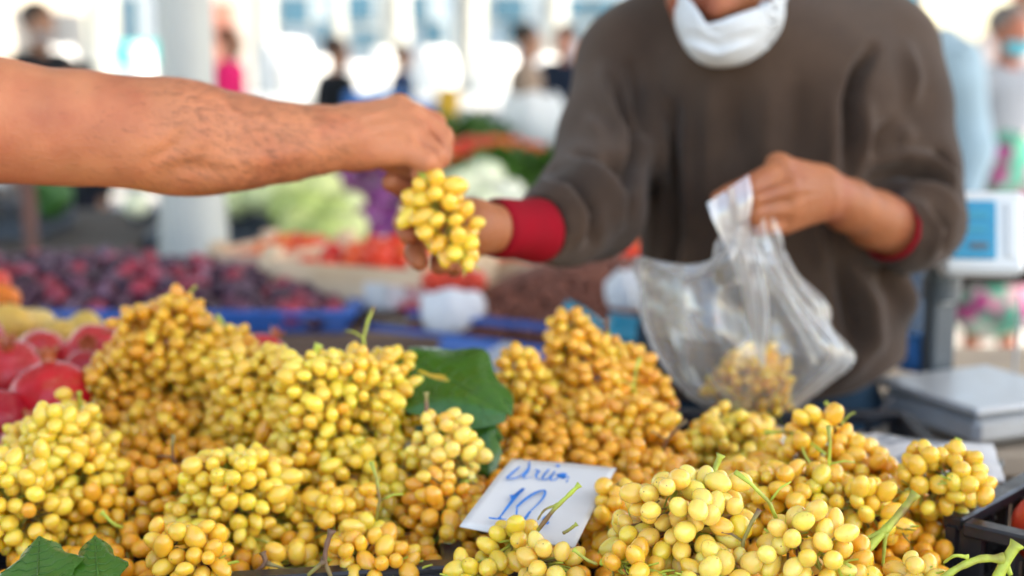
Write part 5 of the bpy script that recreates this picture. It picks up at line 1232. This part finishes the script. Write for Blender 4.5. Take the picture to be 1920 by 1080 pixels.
sack('plastic_bag', W(1722, 692, 1.98), .06, .05, .05, cloth('blue_bag', (.05, .2, .5)), 'crumpled blue plastic bag behind the weighing scale', 'bag', 4, .5, .2)

# ------------------------------------------------------------------ third row: cabbages, tables, tarps
T3 = .92
CAB = fruit_mesh('cabbage', M['cabbage'], 24, 16, lambda v: v * (1 + .03 * np.sin(4 * np.arctan2(v[:, 1], v[:, 0]) + 3 * v[:, 2]) + .03 * vnoise(v, 2.5))[:, None], (1, 1, .92))
CABR = fruit_mesh('cabbage', M['red_cab'], 24, 16, lambda v: v * (1 + .03 * np.sin(4 * np.arctan2(v[:, 1], v[:, 0]) + 3 * v[:, 2]) + .03 * vnoise(v, 2.5))[:, None], (1, 1, .92))
def wrapper_leaf():
    v = []; n = 10
    for i in range(n + 1):
        for j in range(n + 1):
            a = (j / n - .5) * 2.2; e = -1.1 + 2.0 * i / n; r = 1.035 + .03 * math.sin(j * 1.7) * (i / n) + (.07 * (i / n) ** 3); v.append((r * math.cos(e) * math.cos(a), r * math.cos(e) * math.sin(a), .94 * r * math.sin(e)))
    return v, [(i * (n + 1) + j, i * (n + 1) + j + 1, (i + 1) * (n + 1) + j + 1, (i + 1) * (n + 1) + j) for i in range(n) for j in range(n)]
WLG, WLR = (make_mesh('outer_leaf', *wrapper_leaf(), M[k]) for k in ('cabbage', 'red_cab'))
def cabbage(p, r, red, label, group, col):
    t = empty('cabbage', tuple(p), label, 'cabbage', group); e = (rnd.uniform(-.6, .6), rnd.uniform(-.6, .6), rnd.uniform(0, 6))
    put('head', CABR if red else CAB, t, (0, 0, 0), e, r, col)
    for k in range(3): put('outer_leaf', WLR if red else WLG, t, (0, 0, 0), (e[0] + .2 * k, e[1], e[2] + 2.1 * k), r, tuple(min(.9, c * 1.1) for c in col))
PALE = [(.52, .58, .20), (.62, .66, .28), (.42, .50, .14), (.68, .72, .36)]
for i, (x, y, D, r) in enumerate([(440, 372, 4.45, 42), (500, 362, 4.4, 42), (470, 345, 4.6, 40), (545, 350, 4.4, 44), (600, 358, 4.4, 42), (575, 392, 4.25, 42), (622, 400, 4.25, 38), (560, 428, 4.1, 40), (610, 440, 4.05, 40), (652, 428, 4.1, 36), (545, 395, 4.3, 40), (655, 385, 4.3, 30), (585, 330, 4.6, 40)]):
    cabbage(W(x, y, D), r * D / FPX, False, ['highest pale cabbage beside the column, half behind the forearm', 'pale cabbage at the column edge of the heap', 'pale cabbage tucked at the back beside the column', 'pale cabbage in the middle of the heap top row', 'pale cabbage at the top next to the red cabbages', 'pale cabbage in the second row under the top', 'pale cabbage bulging toward the red cabbages', 'lowest pale cabbage on the column side of the heap', 'lowest pale cabbage in the heap middle', 'lowest pale cabbage next to the tomatoes', 'pale cabbage in the second row nearest the column', 'pale cabbage wedged against the red cabbages', 'pale cabbage at the very back of the heap'][i], 'pale cabbages heaped beside the white column', rnd.choice(PALE))
for i, (x, y, D, r) in enumerate([(640, 335, 4.6, 36), (690, 345, 4.6, 36), (740, 340, 4.6, 36), (660, 375, 4.45, 36), (712, 380, 4.4, 36), (755, 385, 4.4, 34), (690, 415, 4.3, 36), (738, 425, 4.3, 36), (775, 420, 4.3, 32), (790, 370, 4.5, 34), (670, 300, 4.8, 36), (725, 310, 4.7, 34), (705, 455, 4.2, 34), (760, 460, 4.2, 34)]):
    cabbage(W(x, y, D), r * D / FPX, True, ['red cabbage at the heap edge beside the pale cabbages, upper', 'red cabbage in the top middle under the wrist', 'red cabbage right behind the pinching hand', 'red cabbage second row touching the pale heap', 'red cabbage in the heap centre with a glossy top', 'red cabbage second row behind the vendor fingers', 'red cabbage low in the middle of the heap', 'red cabbage low beside the handed grapes', 'red cabbage behind the curled finger tips', 'red cabbage farthest toward the brown sleeve', 'red cabbage at the back near the pale ones', 'red cabbage at the back behind the wrist', 'lowest red cabbage above the tomatoes', 'lowest red cabbage toward the vendor hand'][i], 'red cabbages heaped next to the pale ones', rnd.choice([(.13, .008, .09), (.18, .015, .15), (.09, .006, .055)]))
M['grey_plastic'] = mat('grey_plastic', (.05, .065, .085), .5, .2, 3)
M['grey_wood'] = mat('weathered_board', (.085, .072, .062), .85, .3, 5, spec=.2)
table('weathered table under the pale and red cabbages', (-.62, 4.75), 2.2, 1.1, .78, -.08, M['grey_wood'], .16, M['grey_wood'])
for (x, y, z, lab) in [(-.86, 4.22, .80, 'grey plastic crate under the pale cabbages beside the column'), (-.50, 4.20, .76, 'grey plastic crate lowest under the pale cabbages'), (-1.0, 4.6, .80, 'grey plastic crate behind the column under cabbages')]: crate((x, y, z), .05, lab, .40, .30, .12, m=M['grey_plastic'])
table('long weathered stall table behind the bare forearm', (-2.25, 4.45), 2.4, 1.0, .90, -.06, M['grey_wood'], .10, M['grey_wood'])
for k, (x, y, w_, h_, lab) in enumerate([(-2.0, 4.2, .5, .13, 'grey crate of produce in the shade behind the forearm'), (-1.55, 4.25, .36, .11, 'smaller grey crate near the pale cabbage'), (-2.55, 4.2, .45, .12, 'grey crate behind the rusty pole')]):
    crate((x, y, .90), rnd.uniform(-.1, .1), lab, w_, .34, h_, m=M['grey_plastic'])
    tomatoes(x, y, 0, w_ - .04, .30, .90 + h_ * .7, .03, .035, 26, 60 + k, 'dull grey brown root vegetable in the ' + lab.split(' in ')[0].split(' near ')[0].split(' behind ')[0] + ' ' + ('behind the forearm', 'near the pale cabbage', 'behind the rusty pole')[k], 'root vegetables ' + ('behind the forearm', 'near the pale cabbage', 'behind the rusty pole')[k], [(.12, .10, .09), (.08, .08, .09), (.18, .15, .12)], 'root_vegetable', QU, 'vegetable')
cabbage(W(255, 385, 4.15), 24 * 4.15 / FPX, False, 'single pale cabbage standing alone before the white column', None, (.68, .70, .50))
for i, (x, y) in enumerate([(80, 345), (105, 365), (92, 380)]): cabbage(W(x, y, 4.1 + i * .02), 30 * 4.1 / FPX, False, ['dark green cabbage behind the rusty pole, topmost', 'dark green cabbage beside the rusty pole, outermost', 'dark green cabbage by the rusty pole, lowest'][i], None, (.03, .11, .02))
M['tarp'] = mat('blue_tarp', (.012, .13, .24), .45, .2, 3, var2=(.06, .30, .42), vmask=(.5, .75))
o = sheet('blue_tarp', [(-3.2, 3.93, .15), (-1.42, 3.80, .15), (-1.42, 3.82, .74), (-3.2, 3.95, .78)], M['tarp'], 36, 18, .025, 2, freq=7); tag(o, 'blue tarp hanging below the weathered stall table', 'tarp')
o = sheet('dark_sheet', [(-1.40, 3.98, .15), (.2, 3.9, .15), (.2, 3.9, .74), (-1.40, 3.98, .80)], M['burlap'], 30, 14, .015, 4, freq=8); tag(o, 'black sheet closing the table front next to the column', 'cloth')  # plain black sheet across the table front
o = sheet('dark_sheet', [(-3.2, 3.97, .70), (-1.30, 3.90, .70), (-1.30, 3.90, .86), (-3.2, 3.97, .86)], M['burlap'], 30, 4, .006, 6, freq=8); tag(o, 'black strip standing in for the shadow above the blue tarp', 'cloth')  # black sheet put in place of the shadow under the table edge
M['rust'] = mat('rusty_pole', (.13, .055, .04), .7, .3, 10)
b = MB(); pb_ = G(50, 560, .9); pl = empty('pole', (-1.16, 3.40, 0), 'thin rusty brown pole below the forearm', 'pole'); b.tube([(0, 0, 0), (0, 0, 1.25)], .018, 12); b.build('shaft', M['rust'], pl, True); b = MB(); b.box((0, 0, .01), (.16, .16, .02), bevel=.003); b.build('foot_plate', M['rust'], pl)
# the white column
colm = empty('column', (float(W(362, 495, 3.62)[0]), 3.60, 0), 'thick white painted hall column with flared lower part', 'column')
b = MB(); b.lathe([(.088, 0), (.088, .95), (.086, 1.02), (.0665, 1.35), (.0655, ROOF_Z - .10)], 40); b.build('shaft', M['paint_white'], colm, True)
b = MB(); b.box((0, 0, ROOF_Z - .135), (.24, .24, .06), bevel=.004); b.build('capital', M['paint_white'], colm)
b = MB(); b.box((0, 0, .012), (.28, .28, .024), bevel=.004); b.build('base_plate', M['paint_white'], colm)

# ------------------------------------------------------------------ fourth row
table('far table of cabbages, tomatoes and greens', (.35, 5.7), 3.2, 1.6, .88, 0, M['grey_wood'], .25, M['burlap'])
for i, (x, y, D, r) in enumerate([(905, 338, 5.05, 42), (860, 352, 5.0, 36), (950, 372, 4.95, 36), (835, 380, 4.9, 32), (985, 392, 4.9, 30), (900, 385, 4.85, 34)]):
    cabbage(W(x, y, D), r * D / FPX, False, ['brightest white cabbage between the two reaching hands', 'white green cabbage just behind the pinching fingers', 'white cabbage touching the outline of the brown sleeve', 'light cabbage right above the handed grapes', 'light cabbage half hidden by the brown sleeve', 'light cabbage below the brightest one'][i], None, rnd.choice([(.88, .92, .66), (.82, .90, .60)]))
crate((.02, 5.85, .90), 0, 'crate of bright red tomatoes far behind the handed grapes', .56, .40, .12, m=M['grey_plastic'])
tomatoes(-.10, 5.75, 0, .62, .5, 1.00, .07, .032, 80, 90, 'bright red tomato in the far crate above the white cabbages', 'far red tomatoes above the white cabbages', RD)
heap_core('tomato_mass', 'lower far tomatoes below the bright top layer', -.10, 5.75, 0, .62, .5, 1.00, .07, M['tomato'], (.55, .05, .03), .02, 'tomatoes')
GRN = [(.16, .30, .035), (.24, .38, .05), (.10, .22, .03), (.34, .44, .09)]
PEP = fruit_mesh('pepper', M['fruit'], 12, 10, lambda v: v * np.stack([1 - .5 * np.clip(v[:, 2], -1, 1), 1 - .5 * v[:, 2], np.ones(len(v))], 1), (.42, .42, 1.4))
tomatoes(.62, 5.8, 0, .8, .7, 1.00, .12, .045, 120, 91, 'green pepper in the far heap beside the brown sleeve', 'far green peppers beside the brown sleeve', GRN, 'pepper', PEP)
heap_core('pepper_mass', 'lower green peppers beneath the far heap', .62, 5.8, 0, .8, .7, .99, .11, M['fruit'], (.10, .2, .03), .03, 'peppers')
crate((.62, 5.36, .86), 0, 'dark blue crate under the far green peppers', .62, .3, .10, m=M['blue'])
# leafy greens heaps (built of many leaves)
M['greens'] = mat('leafy_greens', (.06, .16, .02), .5, .4, 14)
def greens(cx_, cy_, z0, w, d, h, n, label, seed, m=None, cat='greens', L=.07):
    R = random.Random(seed); mb = []; ff = []
    for k in range(n):
        x, y = R.uniform(-1, 1), R.uniform(-1, 1); z = z0 + h * (1 - x * x) * (1 - y * y) * R.uniform(.7, 1.05); p = np.array([cx_ + x * w / 2, cy_ + y * d / 2, z])
        a, e = R.uniform(0, 6.28), R.uniform(-.2, 1.2); u = np.array([math.cos(a) * math.cos(e), math.sin(a) * math.cos(e), math.sin(e)]); s_ = np.cross(u, [R.uniform(-1, 1), R.uniform(-1, 1), 1]); s_ /= np.linalg.norm(s_); l = L * R.uniform(.6, 1.3); k0 = len(mb)
        mb += [p, p + u * l * .4 + s_ * l * .3, p + u * l * .9 + s_ * l * .22 + np.array([0, 0, -.15 * l]), p + u * l * 1.1 + np.array([0, 0, -.3 * l]), p + u * l * .9 - s_ * l * .22 + np.array([0, 0, -.15 * l]), p + u * l * .4 - s_ * l * .3]; ff.append((k0, k0 + 1, k0 + 2, k0 + 3, k0 + 4, k0 + 5))
    o = put('leafy_greens', make_mesh('leafy_greens', mb, ff, m or M['greens'], False)); tag(o, label, cat, kind='stuff')
greens(.05, 5.3, .92, .7, .5, .14, 900, 'dark leafy greens behind the white cabbages', 1)
greens(.72, 6.5, .95, .8, .6, .28, 1400, 'bright green salad leaves far behind the brown shoulder', 2, mat('bright_greens', (.20, .42, .03), .5, .3, 14))
greens(-.2, 6.3, .92, .6, .5, .22, 700, 'mid green leaves beyond the pinching fingers', 3)
greens(2.0, 7.6, .80, .9, .6, .50, 900, 'yellow green plants far behind the weighing scale', 4, mat('lime_greens', (.36, .44, .05), .5, .3, 14))

# ------------------------------------------------------------------ far side of the hall
sack('sack', (.10, 6.6, .98), .30, .26, .26, M['whitebag_far'], 'large white sack above the far red tomatoes', 'sack', 2)
sack('sack', (-.16, 6.75, .96), .24, .24, .20, cloth('grey_sacking', (.42, .44, .47)), 'grey sack beyond the pinching hand', 'sack', 5)
table('back table with white sacks beyond the tomatoes', (.2, 6.95), 2.6, .9, .93, 0, M['grey_wood'], .3, M['burlap'])
def person(x, y, rz, h, label, shirt, trousers, hair=(.02, .015, .012), skin=(.36, .17, .10), mask=None, arms='down', headwear=None, skirt=None, skirt_m=None):
    k = h / 1.72; e = empty('person', (x, y, 0), label, 'person', None, rz)
    ms = mat('skin', skin, .5, .1, 10); s = SDF(.014, .025); q = lambda a, b, c: (a * k, b * k, c * k)
    s.cone(q(0, 0, 1.36), q(0, 0, 1.0), .105 * k, .10 * k, sx=(1.4, 1, 1)); s.cone(q(0, 0, .97), q(0, 0, .9), .11 * k, sx=(1.35, 1, 1))
    for sx in (-1, 1):
        s.chain([q(.09 * sx, 0, .9), q(.10 * sx, -.01, .50), q(.10 * sx, .02, .09)], [.082 * k, .058 * k, .04 * k]); s.cone(q(.10 * sx, .02, .045), q(.11 * sx, -.13, .035), .04 * k, .035 * k)
        if arms == 'down' or (arms == 'one' and sx < 0): pts_ = [q(.19 * sx, 0, 1.37), q(.24 * sx, .02, 1.10), q(.24 * sx, -.06, .85)]
        else: pts_ = [q(.19 * sx, 0, 1.37), q(.25 * sx, -.02, 1.12), q(.12 * sx, -.27, 1.10)]
        s.chain(pts_, [.052 * k, .040 * k, .026 * k]); d = np.array(pts_[2]) - np.array(pts_[1]); d /= np.linalg.norm(d); w = np.array(pts_[2]); s.cone(w, w + d * .07 * k, .028 * k, .033 * k)
        for f_ in range(4): s.cone(w + d * .08 * k + np.array([0, (f_ - 1.5) * .017 * k, 0]), w + d * (.155 - abs(f_ - 1.4) * .01) * k + np.array([0, (f_ - 1.5) * .02 * k, -.01]), .009 * k, k=.008)
    s.cone(q(0, 0, 1.42), q(0, -.01, 1.54), .055 * k, .05 * k)
    hc_ = (0, -.02 * k, 1.62 * k); qq, Mx = head(s, hc_, (0, -1, -.1), .235 * k)
    to_obj('body', s, ms, e, it=2)
    t = SDF(.014, .03); t.cone(q(0, 0, 1.35), q(0, 0, 1.0), .122 * k, .118 * k, sx=(1.38, 1, 1)); t.cone(q(-.13, 0, 1.42), q(.13, 0, 1.42), .062 * k)
    for sx in (-1, 1):
        if arms == 'down' or (arms == 'one' and sx < 0): a2 = q(.245 * sx, .02, 1.10); a3 = q(.243 * sx, -.05, .90)
        else: a2 = q(.255 * sx, -.02, 1.12); a3 = q(.15 * sx, -.22, 1.10)
        if skirt: t.cone(q(.19 * sx, 0, 1.38), a2, .068 * k, .060 * k)
        else: t.chain([q(.19 * sx, 0, 1.38), a2, a3], [.066 * k, .055 * k, .044 * k])
    t.cone(q(0, 0, .98), q(0, 0, .90), .120 * k, .125 * k, sx=(1.36, 1, 1)); t.cone(q(0, -.02, 1.52), q(0, -.01, 1.60), .06 * k, .055 * k, k=.01, sub=True)
    to_obj('top', t, cloth('cloth_top', shirt, bump=.3, bscale=40), e, noise=.006, nf=16)
    p = SDF(.014, .02)
    if skirt:
        p.cone(q(0, 0, 1.13), q(0, 0, .42), .135 * k, .19 * k, sx=(1.3, 1, 1)); to_obj('skirt', p, skirt_m or cloth('cloth_skirt', trousers), e, noise=.01, nf=14)
    else:
        p.cone(q(0, 0, .97), q(0, 0, .9), .118 * k, .12 * k, sx=(1.32, 1, 1))
        for sx in (-1, 1): p.chain([q(.09 * sx, 0, .88), q(.10 * sx, -.01, .50), q(.10 * sx, .02, .08)], [.096 * k, .075 * k, .062 * k])
        to_obj('trousers', p, cloth('cloth_trousers', trousers), e, noise=.005)
    hm = SDF(.010, .01); hm.ell(qq(0, -.12, .20), np.array([.37, .44, .37]) * .235 * k, Mx); hm.ell(qq(0, .32, -.10), np.array([.30, .30, .42]) * .235 * k, Mx, sub=True, k=.01)
    to_obj('headscarf' if headwear else 'hair', hm, cloth('headscarf', headwear) if headwear else mat('hair_colour', hair, .6, .3, 40), e)
    if mask:
        mm = SDF(.007, .01); mm.ell(qq(0, .20, -.20), np.array([.29, .27, .24]) * .235 * k, Mx); mm.ell(qq(0, -.10, -.1), np.array([.6, .30, .6]) * .235 * k, Mx, sub=True, k=.002)
        to_obj('face_mask', mm, cloth('mask_cloth', mask), e)
    return e
PX = lambda px, D: (px - 960) / FPX * D
person(PX(84, 7.6), 7.6, .9, 1.66, 'dark haired man in black jacket above the bare forearm', (.012, .014, .018), (.03, .03, .04), mask=(.45, .40, .40))
person(PX(150, 7.3), 7.4, -.6, 1.36, 'stooping person in black jacket beside the dark haired man', (.012, .016, .020), (.02, .02, .03))
person(PX(436, 10.5), 10.5, 1.4, 1.58, 'woman in a hot pink top beside the white column', (.80, .02, .16), (.30, .18, .16), hair=(.25, .08, .04))
person(PX(632, 9.5), 9.5, 2.2, 1.50, 'person in a black coat far behind the forearm', (.012, .014, .018), (.02, .02, .03), hair=(.06, .03, .02))
person(PX(752, 12), 12.2, 1.3, 1.46, 'distant person in dark blue behind the blue boxes', (.02, .04, .09), (.03, .03, .05))
person(PX(985, 9.0), 9.2, 1.5, 1.58, 'person in beige coat between the bright gaps', (.30, .22, .17), (.20, .16, .13), skin=(.40, .2, .13))
person(PX(1062, 9.5), 9.8, -.4, 1.58, 'person in a navy jacket at the edge of the brown shoulder', (.015, .025, .05), (.03, .03, .05), skin=(.42, .18, .12))
person(PX(1705, 4.7), 4.8, -.7, 1.76, 'tall masked man in pale blue shirt looking over the vendor shoulder', (.32, .44, .52), (.10, .14, .20), mask=(.08, .38, .48), skin=(.50, .2, .14))
# woman in printed dress
fl = mat('floral_cloth', (.20, .24, .23), .9, .1, 5)
nt = fl.node_tree; N = nt.nodes; L = nt.links; vo = N.new('ShaderNodeTexVoronoi'); vo.inputs['Scale'].default_value = 17; tcn = N.new('ShaderNodeTexCoord'); L.new(tcn.outputs['Object'], vo.inputs['Vector'])
sepc = N.new('ShaderNodeSeparateColor'); L.new(vo.outputs['Color'], sepc.inputs[0]); cr = N.new('ShaderNodeValToRGB'); cr.color_ramp.interpolation = 'CONSTANT'; el = cr.color_ramp.elements
el[0].position = 0; el[0].color = (.04, .22, .17, 1); el[1].position = .25; el[1].color = (.34, .38, .38, 1)
for p_, c_ in ((.45, (.28, .03, .16, 1)), (.62, (.10, .09, .10, 1)), (.75, (.36, .20, .26, 1)), (.88, (.06, .28, .20, 1))): q_ = el.new(p_); q_.color = c_
L.new(sepc.outputs[0], cr.inputs[0]); L.new(cr.outputs[0], N['Principled BSDF'].inputs['Base Color'])
person(PX(1876, 6.0), 6.0, .35, 1.60, 'masked woman in white cardigan and floral skirt behind the scale', (.34, .36, .40), (.3, .3, .3), hair=(.18, .15, .14), mask=(.10, .48, .60), skin=(.42, .14, .08), skirt=True, skirt_m=fl)
person(PX(1905, 8.8), 8.8, 0, 1.84, 'person in a bright red headscarf beyond the masked woman', (.70, .60, .62), (.5, .4, .4), headwear=(.70, .02, .06))

# blue and yellow boxes far behind the hand
def goods_box(name, c, dims, rz, m, label, cat='box'):
    e = empty(name, c, label, cat, None, rz); w, d, h = dims
    b = MB(); b.box((0, 0, h * .46), (w, d, h * .92), bevel=.01); b.build('box_body', m, e); b = MB(); b.box((0, 0, h * .95), (w * 1.03, d * 1.03, h * .10), bevel=.01); b.build('lid', m, e); return e
M['blue_bright'] = mat('bright_blue', (.01, .19, .62), .5, .1, 3); M['yellow'] = mat('yellow_box', (.75, .42, .03), .5, .1, 3)
table('table with blue boxes far behind the pinching hand', (PX(760, 8.4), 8.5), 2.2, .9, .92, 0, M['grey_wood'], .3, M['burlap'])
goods_box('storage_box', (PX(705, 8.3), 8.3, .92), (.34, .4, .27), .1, M['blue_bright'], 'bright blue box behind the knuckles, taller one')
goods_box('storage_box', (PX(780, 8.3), 8.3, .92), (.28, .4, .22), -.1, M['blue_bright'], 'bright blue box behind the knuckles, lower one')
goods_box('storage_box', (PX(842, 8.3), 8.3, 1.02), (.12, .3, .20), 0, M['yellow'], 'small yellow box next to the blue boxes')

# steel posts at the far edge of the hall
for i, (px, D, r) in enumerate([(502, 15.0, .12), (745, 15.0, .15), (640, 15.0, .08), (882, 15.0, .12), (1038, 15.0, .13), (1560, 15.0, .14), (200, 15.0, .12)]):
    e = empty('column', (PX(px, D), 15.0, 0), ['white hall post above the woman in pink', 'broad white hall post behind the blue boxes', 'thin cream hall post behind the black coat', 'white hall post in line with the handed grapes', 'white hall post beside the brown shoulder', 'white hall post hidden behind the vendor', 'white hall post right of the dark haired man'][i], 'column')
    b = MB(); b.lathe([(r, 0), (r, ROOF_Z - .1)], 24); b.build('shaft', M['paint_white'], e, True); b = MB(); b.box((0, 0, .015), (r * 3, r * 3, .03)); b.build('base_plate', M['paint_white'], e)

# added white shapes in the sun, standing in for bright blurred discs
M['pale_blue'] = mat('pale_blue_panel', (.34, .42, .47), .6, .08, 1.5); M['grey_blue'] = mat('grey_blue_panel', (.30, .36, .42), .6, .12, 1.5); M['glass_dark'] = mat('window_glass', (.05, .14, .20), .12, .2, 1)  # the grey-blue panel is one even, slightly darker tone
M['teal'] = mat('teal_panel', (.02, .42, .40), .5, .1, 2); M['salmon'] = mat('salmon_wall', (.48, .20, .14), .8, .1, 2); M['cream'] = mat('cream_wall', (.62, .56, .48), .8, .06, 1)
DISC_STANDINS = [(545, 152, 48, 'broad white stand-in for a bright disc left of the black coat'), (605, 126, 18, 'small round white stand-in for a bright disc above the black coat'), (268, 112, 24, 'white stand-in for a bright disc beside the tall white column'), (675, 146, 26, 'white stand-in for a bright disc just above the blue box'), (720, 112, 20, 'small white stand-in for the bright disc highest over the blue boxes'), (702, 160, 20, 'white stand-in for a bright disc partly behind the blue box'), (822, 130, 36, 'white stand-in for a bright disc behind the yellow box'), (930, 140, 40, 'large white stand-in for a bright disc in line with the red tomatoes'), (1024, 138, 32, 'white stand-in for a bright disc behind the beige coat'), (130, 120, 30, 'white stand-in for a bright disc beside the dark haired man'), (800, 118, 16, 'small white stand-in for a bright disc touching a larger one'), (1085, 150, 20, 'small white stand-in for a bright disc at the shoulder outline')]
D_ = 14.7
table('long far trestle table added under the white disc stand-ins', (PX(620, D_), 14.8), 7.2, .9, .98, 0, M['pale_blue'], .35, M['whitebag_far'])
for i, (px, py, r, lab) in enumerate(DISC_STANDINS):
    rr = r * D_ / FPX; zc = W(px, py, D_)[2]; p = (PX(px, D_), 14.6 + .1 * (i % 3), .98)
    hgt = max(rr * 2, zc + rr - .98); sack('sack', p, rr * 2, rr * 1.8, hgt, M['whitebag_far'], lab, 'sack', i, .8, .04)  # sack bodies here are added, so the sun makes bright discs
# buildings across the street
def building(x0, x1, y, z1, m, label, windows=(), door=None, name='building', depth=5):
    e = empty(name, ((x0 + x1) / 2, y + depth / 2, 0), label, 'building'); w = x1 - x0; c = (x0 + x1) / 2
    b = MB(); b.box((0, 0, z1 / 2), (w, depth, z1)); b.build('wall', m, e)
    b = MB(); b.box((0, 0, z1 + .08), (w + .3, depth + .3, .16)); b.build('roof', M['paint_white'], e)
    for (wx, wz, ww, wh) in windows:
        b = MB(); b.box((wx - c, -depth / 2 - .03, wz), (ww + .12, .06, wh + .12)); fr_ = b.build('window', M['paint_white'], e); b = MB(); b.box((wx - c, -depth / 2 - .07, wz), (ww, .03, wh)); b.build('pane', M['glass_dark'], fr_)
    if door: b = MB(); b.box((door[0] - c, -depth / 2 - .04, door[1] / 2), (door[2], .06, door[1])); b.build('door', door[3], e)
    return e
Y = 26
bx = lambda px: PX(px, Y)
building(bx(530), bx(852), Y, 4.6, M['pale_blue'], 'pale blue building with barred windows across the street', [(bx(560), 2.1, .55, .5), (bx(625), 1.75, .5, .35), (bx(680), 2.15, .5, .5), (bx(775), 2.15, .6, .5), (bx(690), 1.6, .5, .3), (bx(815), 1.7, .4, .4)])
building(bx(910), bx(1330), Y, 4.8, M['pale_blue'], 'long pale building with a blue window band behind the vendor', [(bx(955), 2.15, .6, .45), (bx(1060), 2.15, .8, .35), (bx(1150), 2.15, .8, .35), (bx(1130), 1.72, .9, .22), (bx(970), 1.7, .5, .3)])
building(bx(380), bx(478), Y, 4.0, M['cream'], 'narrow cream building with a salmon door behind the pink woman', [], (bx(425), 2.25, .45, M['salmon']))
building(bx(232), bx(292), Y, 4.2, M['grey_blue'], 'narrow grey blue building beside the white column', [(bx(262), 1.9, .25, .9)])
building(bx(-260), bx(22), Y, 4.0, M['cream'], 'cream building at the far side of the street by the frame edge', [(bx(-60), 1.9, .6, .6)])
building(bx(1480), bx(1700), Y, 4.0, M['pale_blue'], 'pale building mostly hidden behind the vendor', [(bx(1600), 1.9, .6, .6)])
building(bx(1905), bx(2300), Y - 6, 4.0, M['cream'], 'cream building beyond the woman in red headscarf', [])
# teal awning + low white wall in the street
aw = empty('awning', (PX(275, 20), 20, 0), 'teal sun awning behind the dark haired man', 'awning'); b = MB(); b.box((0, 0, 1.35), (1.1, .5, .35), bevel=.03); b.build('canopy', M['teal'], aw)
for sx in (-.5, .5): b = MB(); b.tube([(sx, 0, 0), (sx, 0, 1.3)], .02, 8); b.build('pole', M['paint_white'], aw)
lw = empty('low_wall', (PX(1800, 16), 16, 0), 'low white wall glaring in the sun behind the shoulder', 'wall'); b = MB(); b.box((0, 0, .55), (2.4, .25, 1.1), bevel=.02); b.build('wall_body', M['whitebag_far'], lw); b = MB(); b.box((0, 0, 1.13), (2.5, .33, .06), bevel=.01); b.build('coping', M['paint_white'], lw)
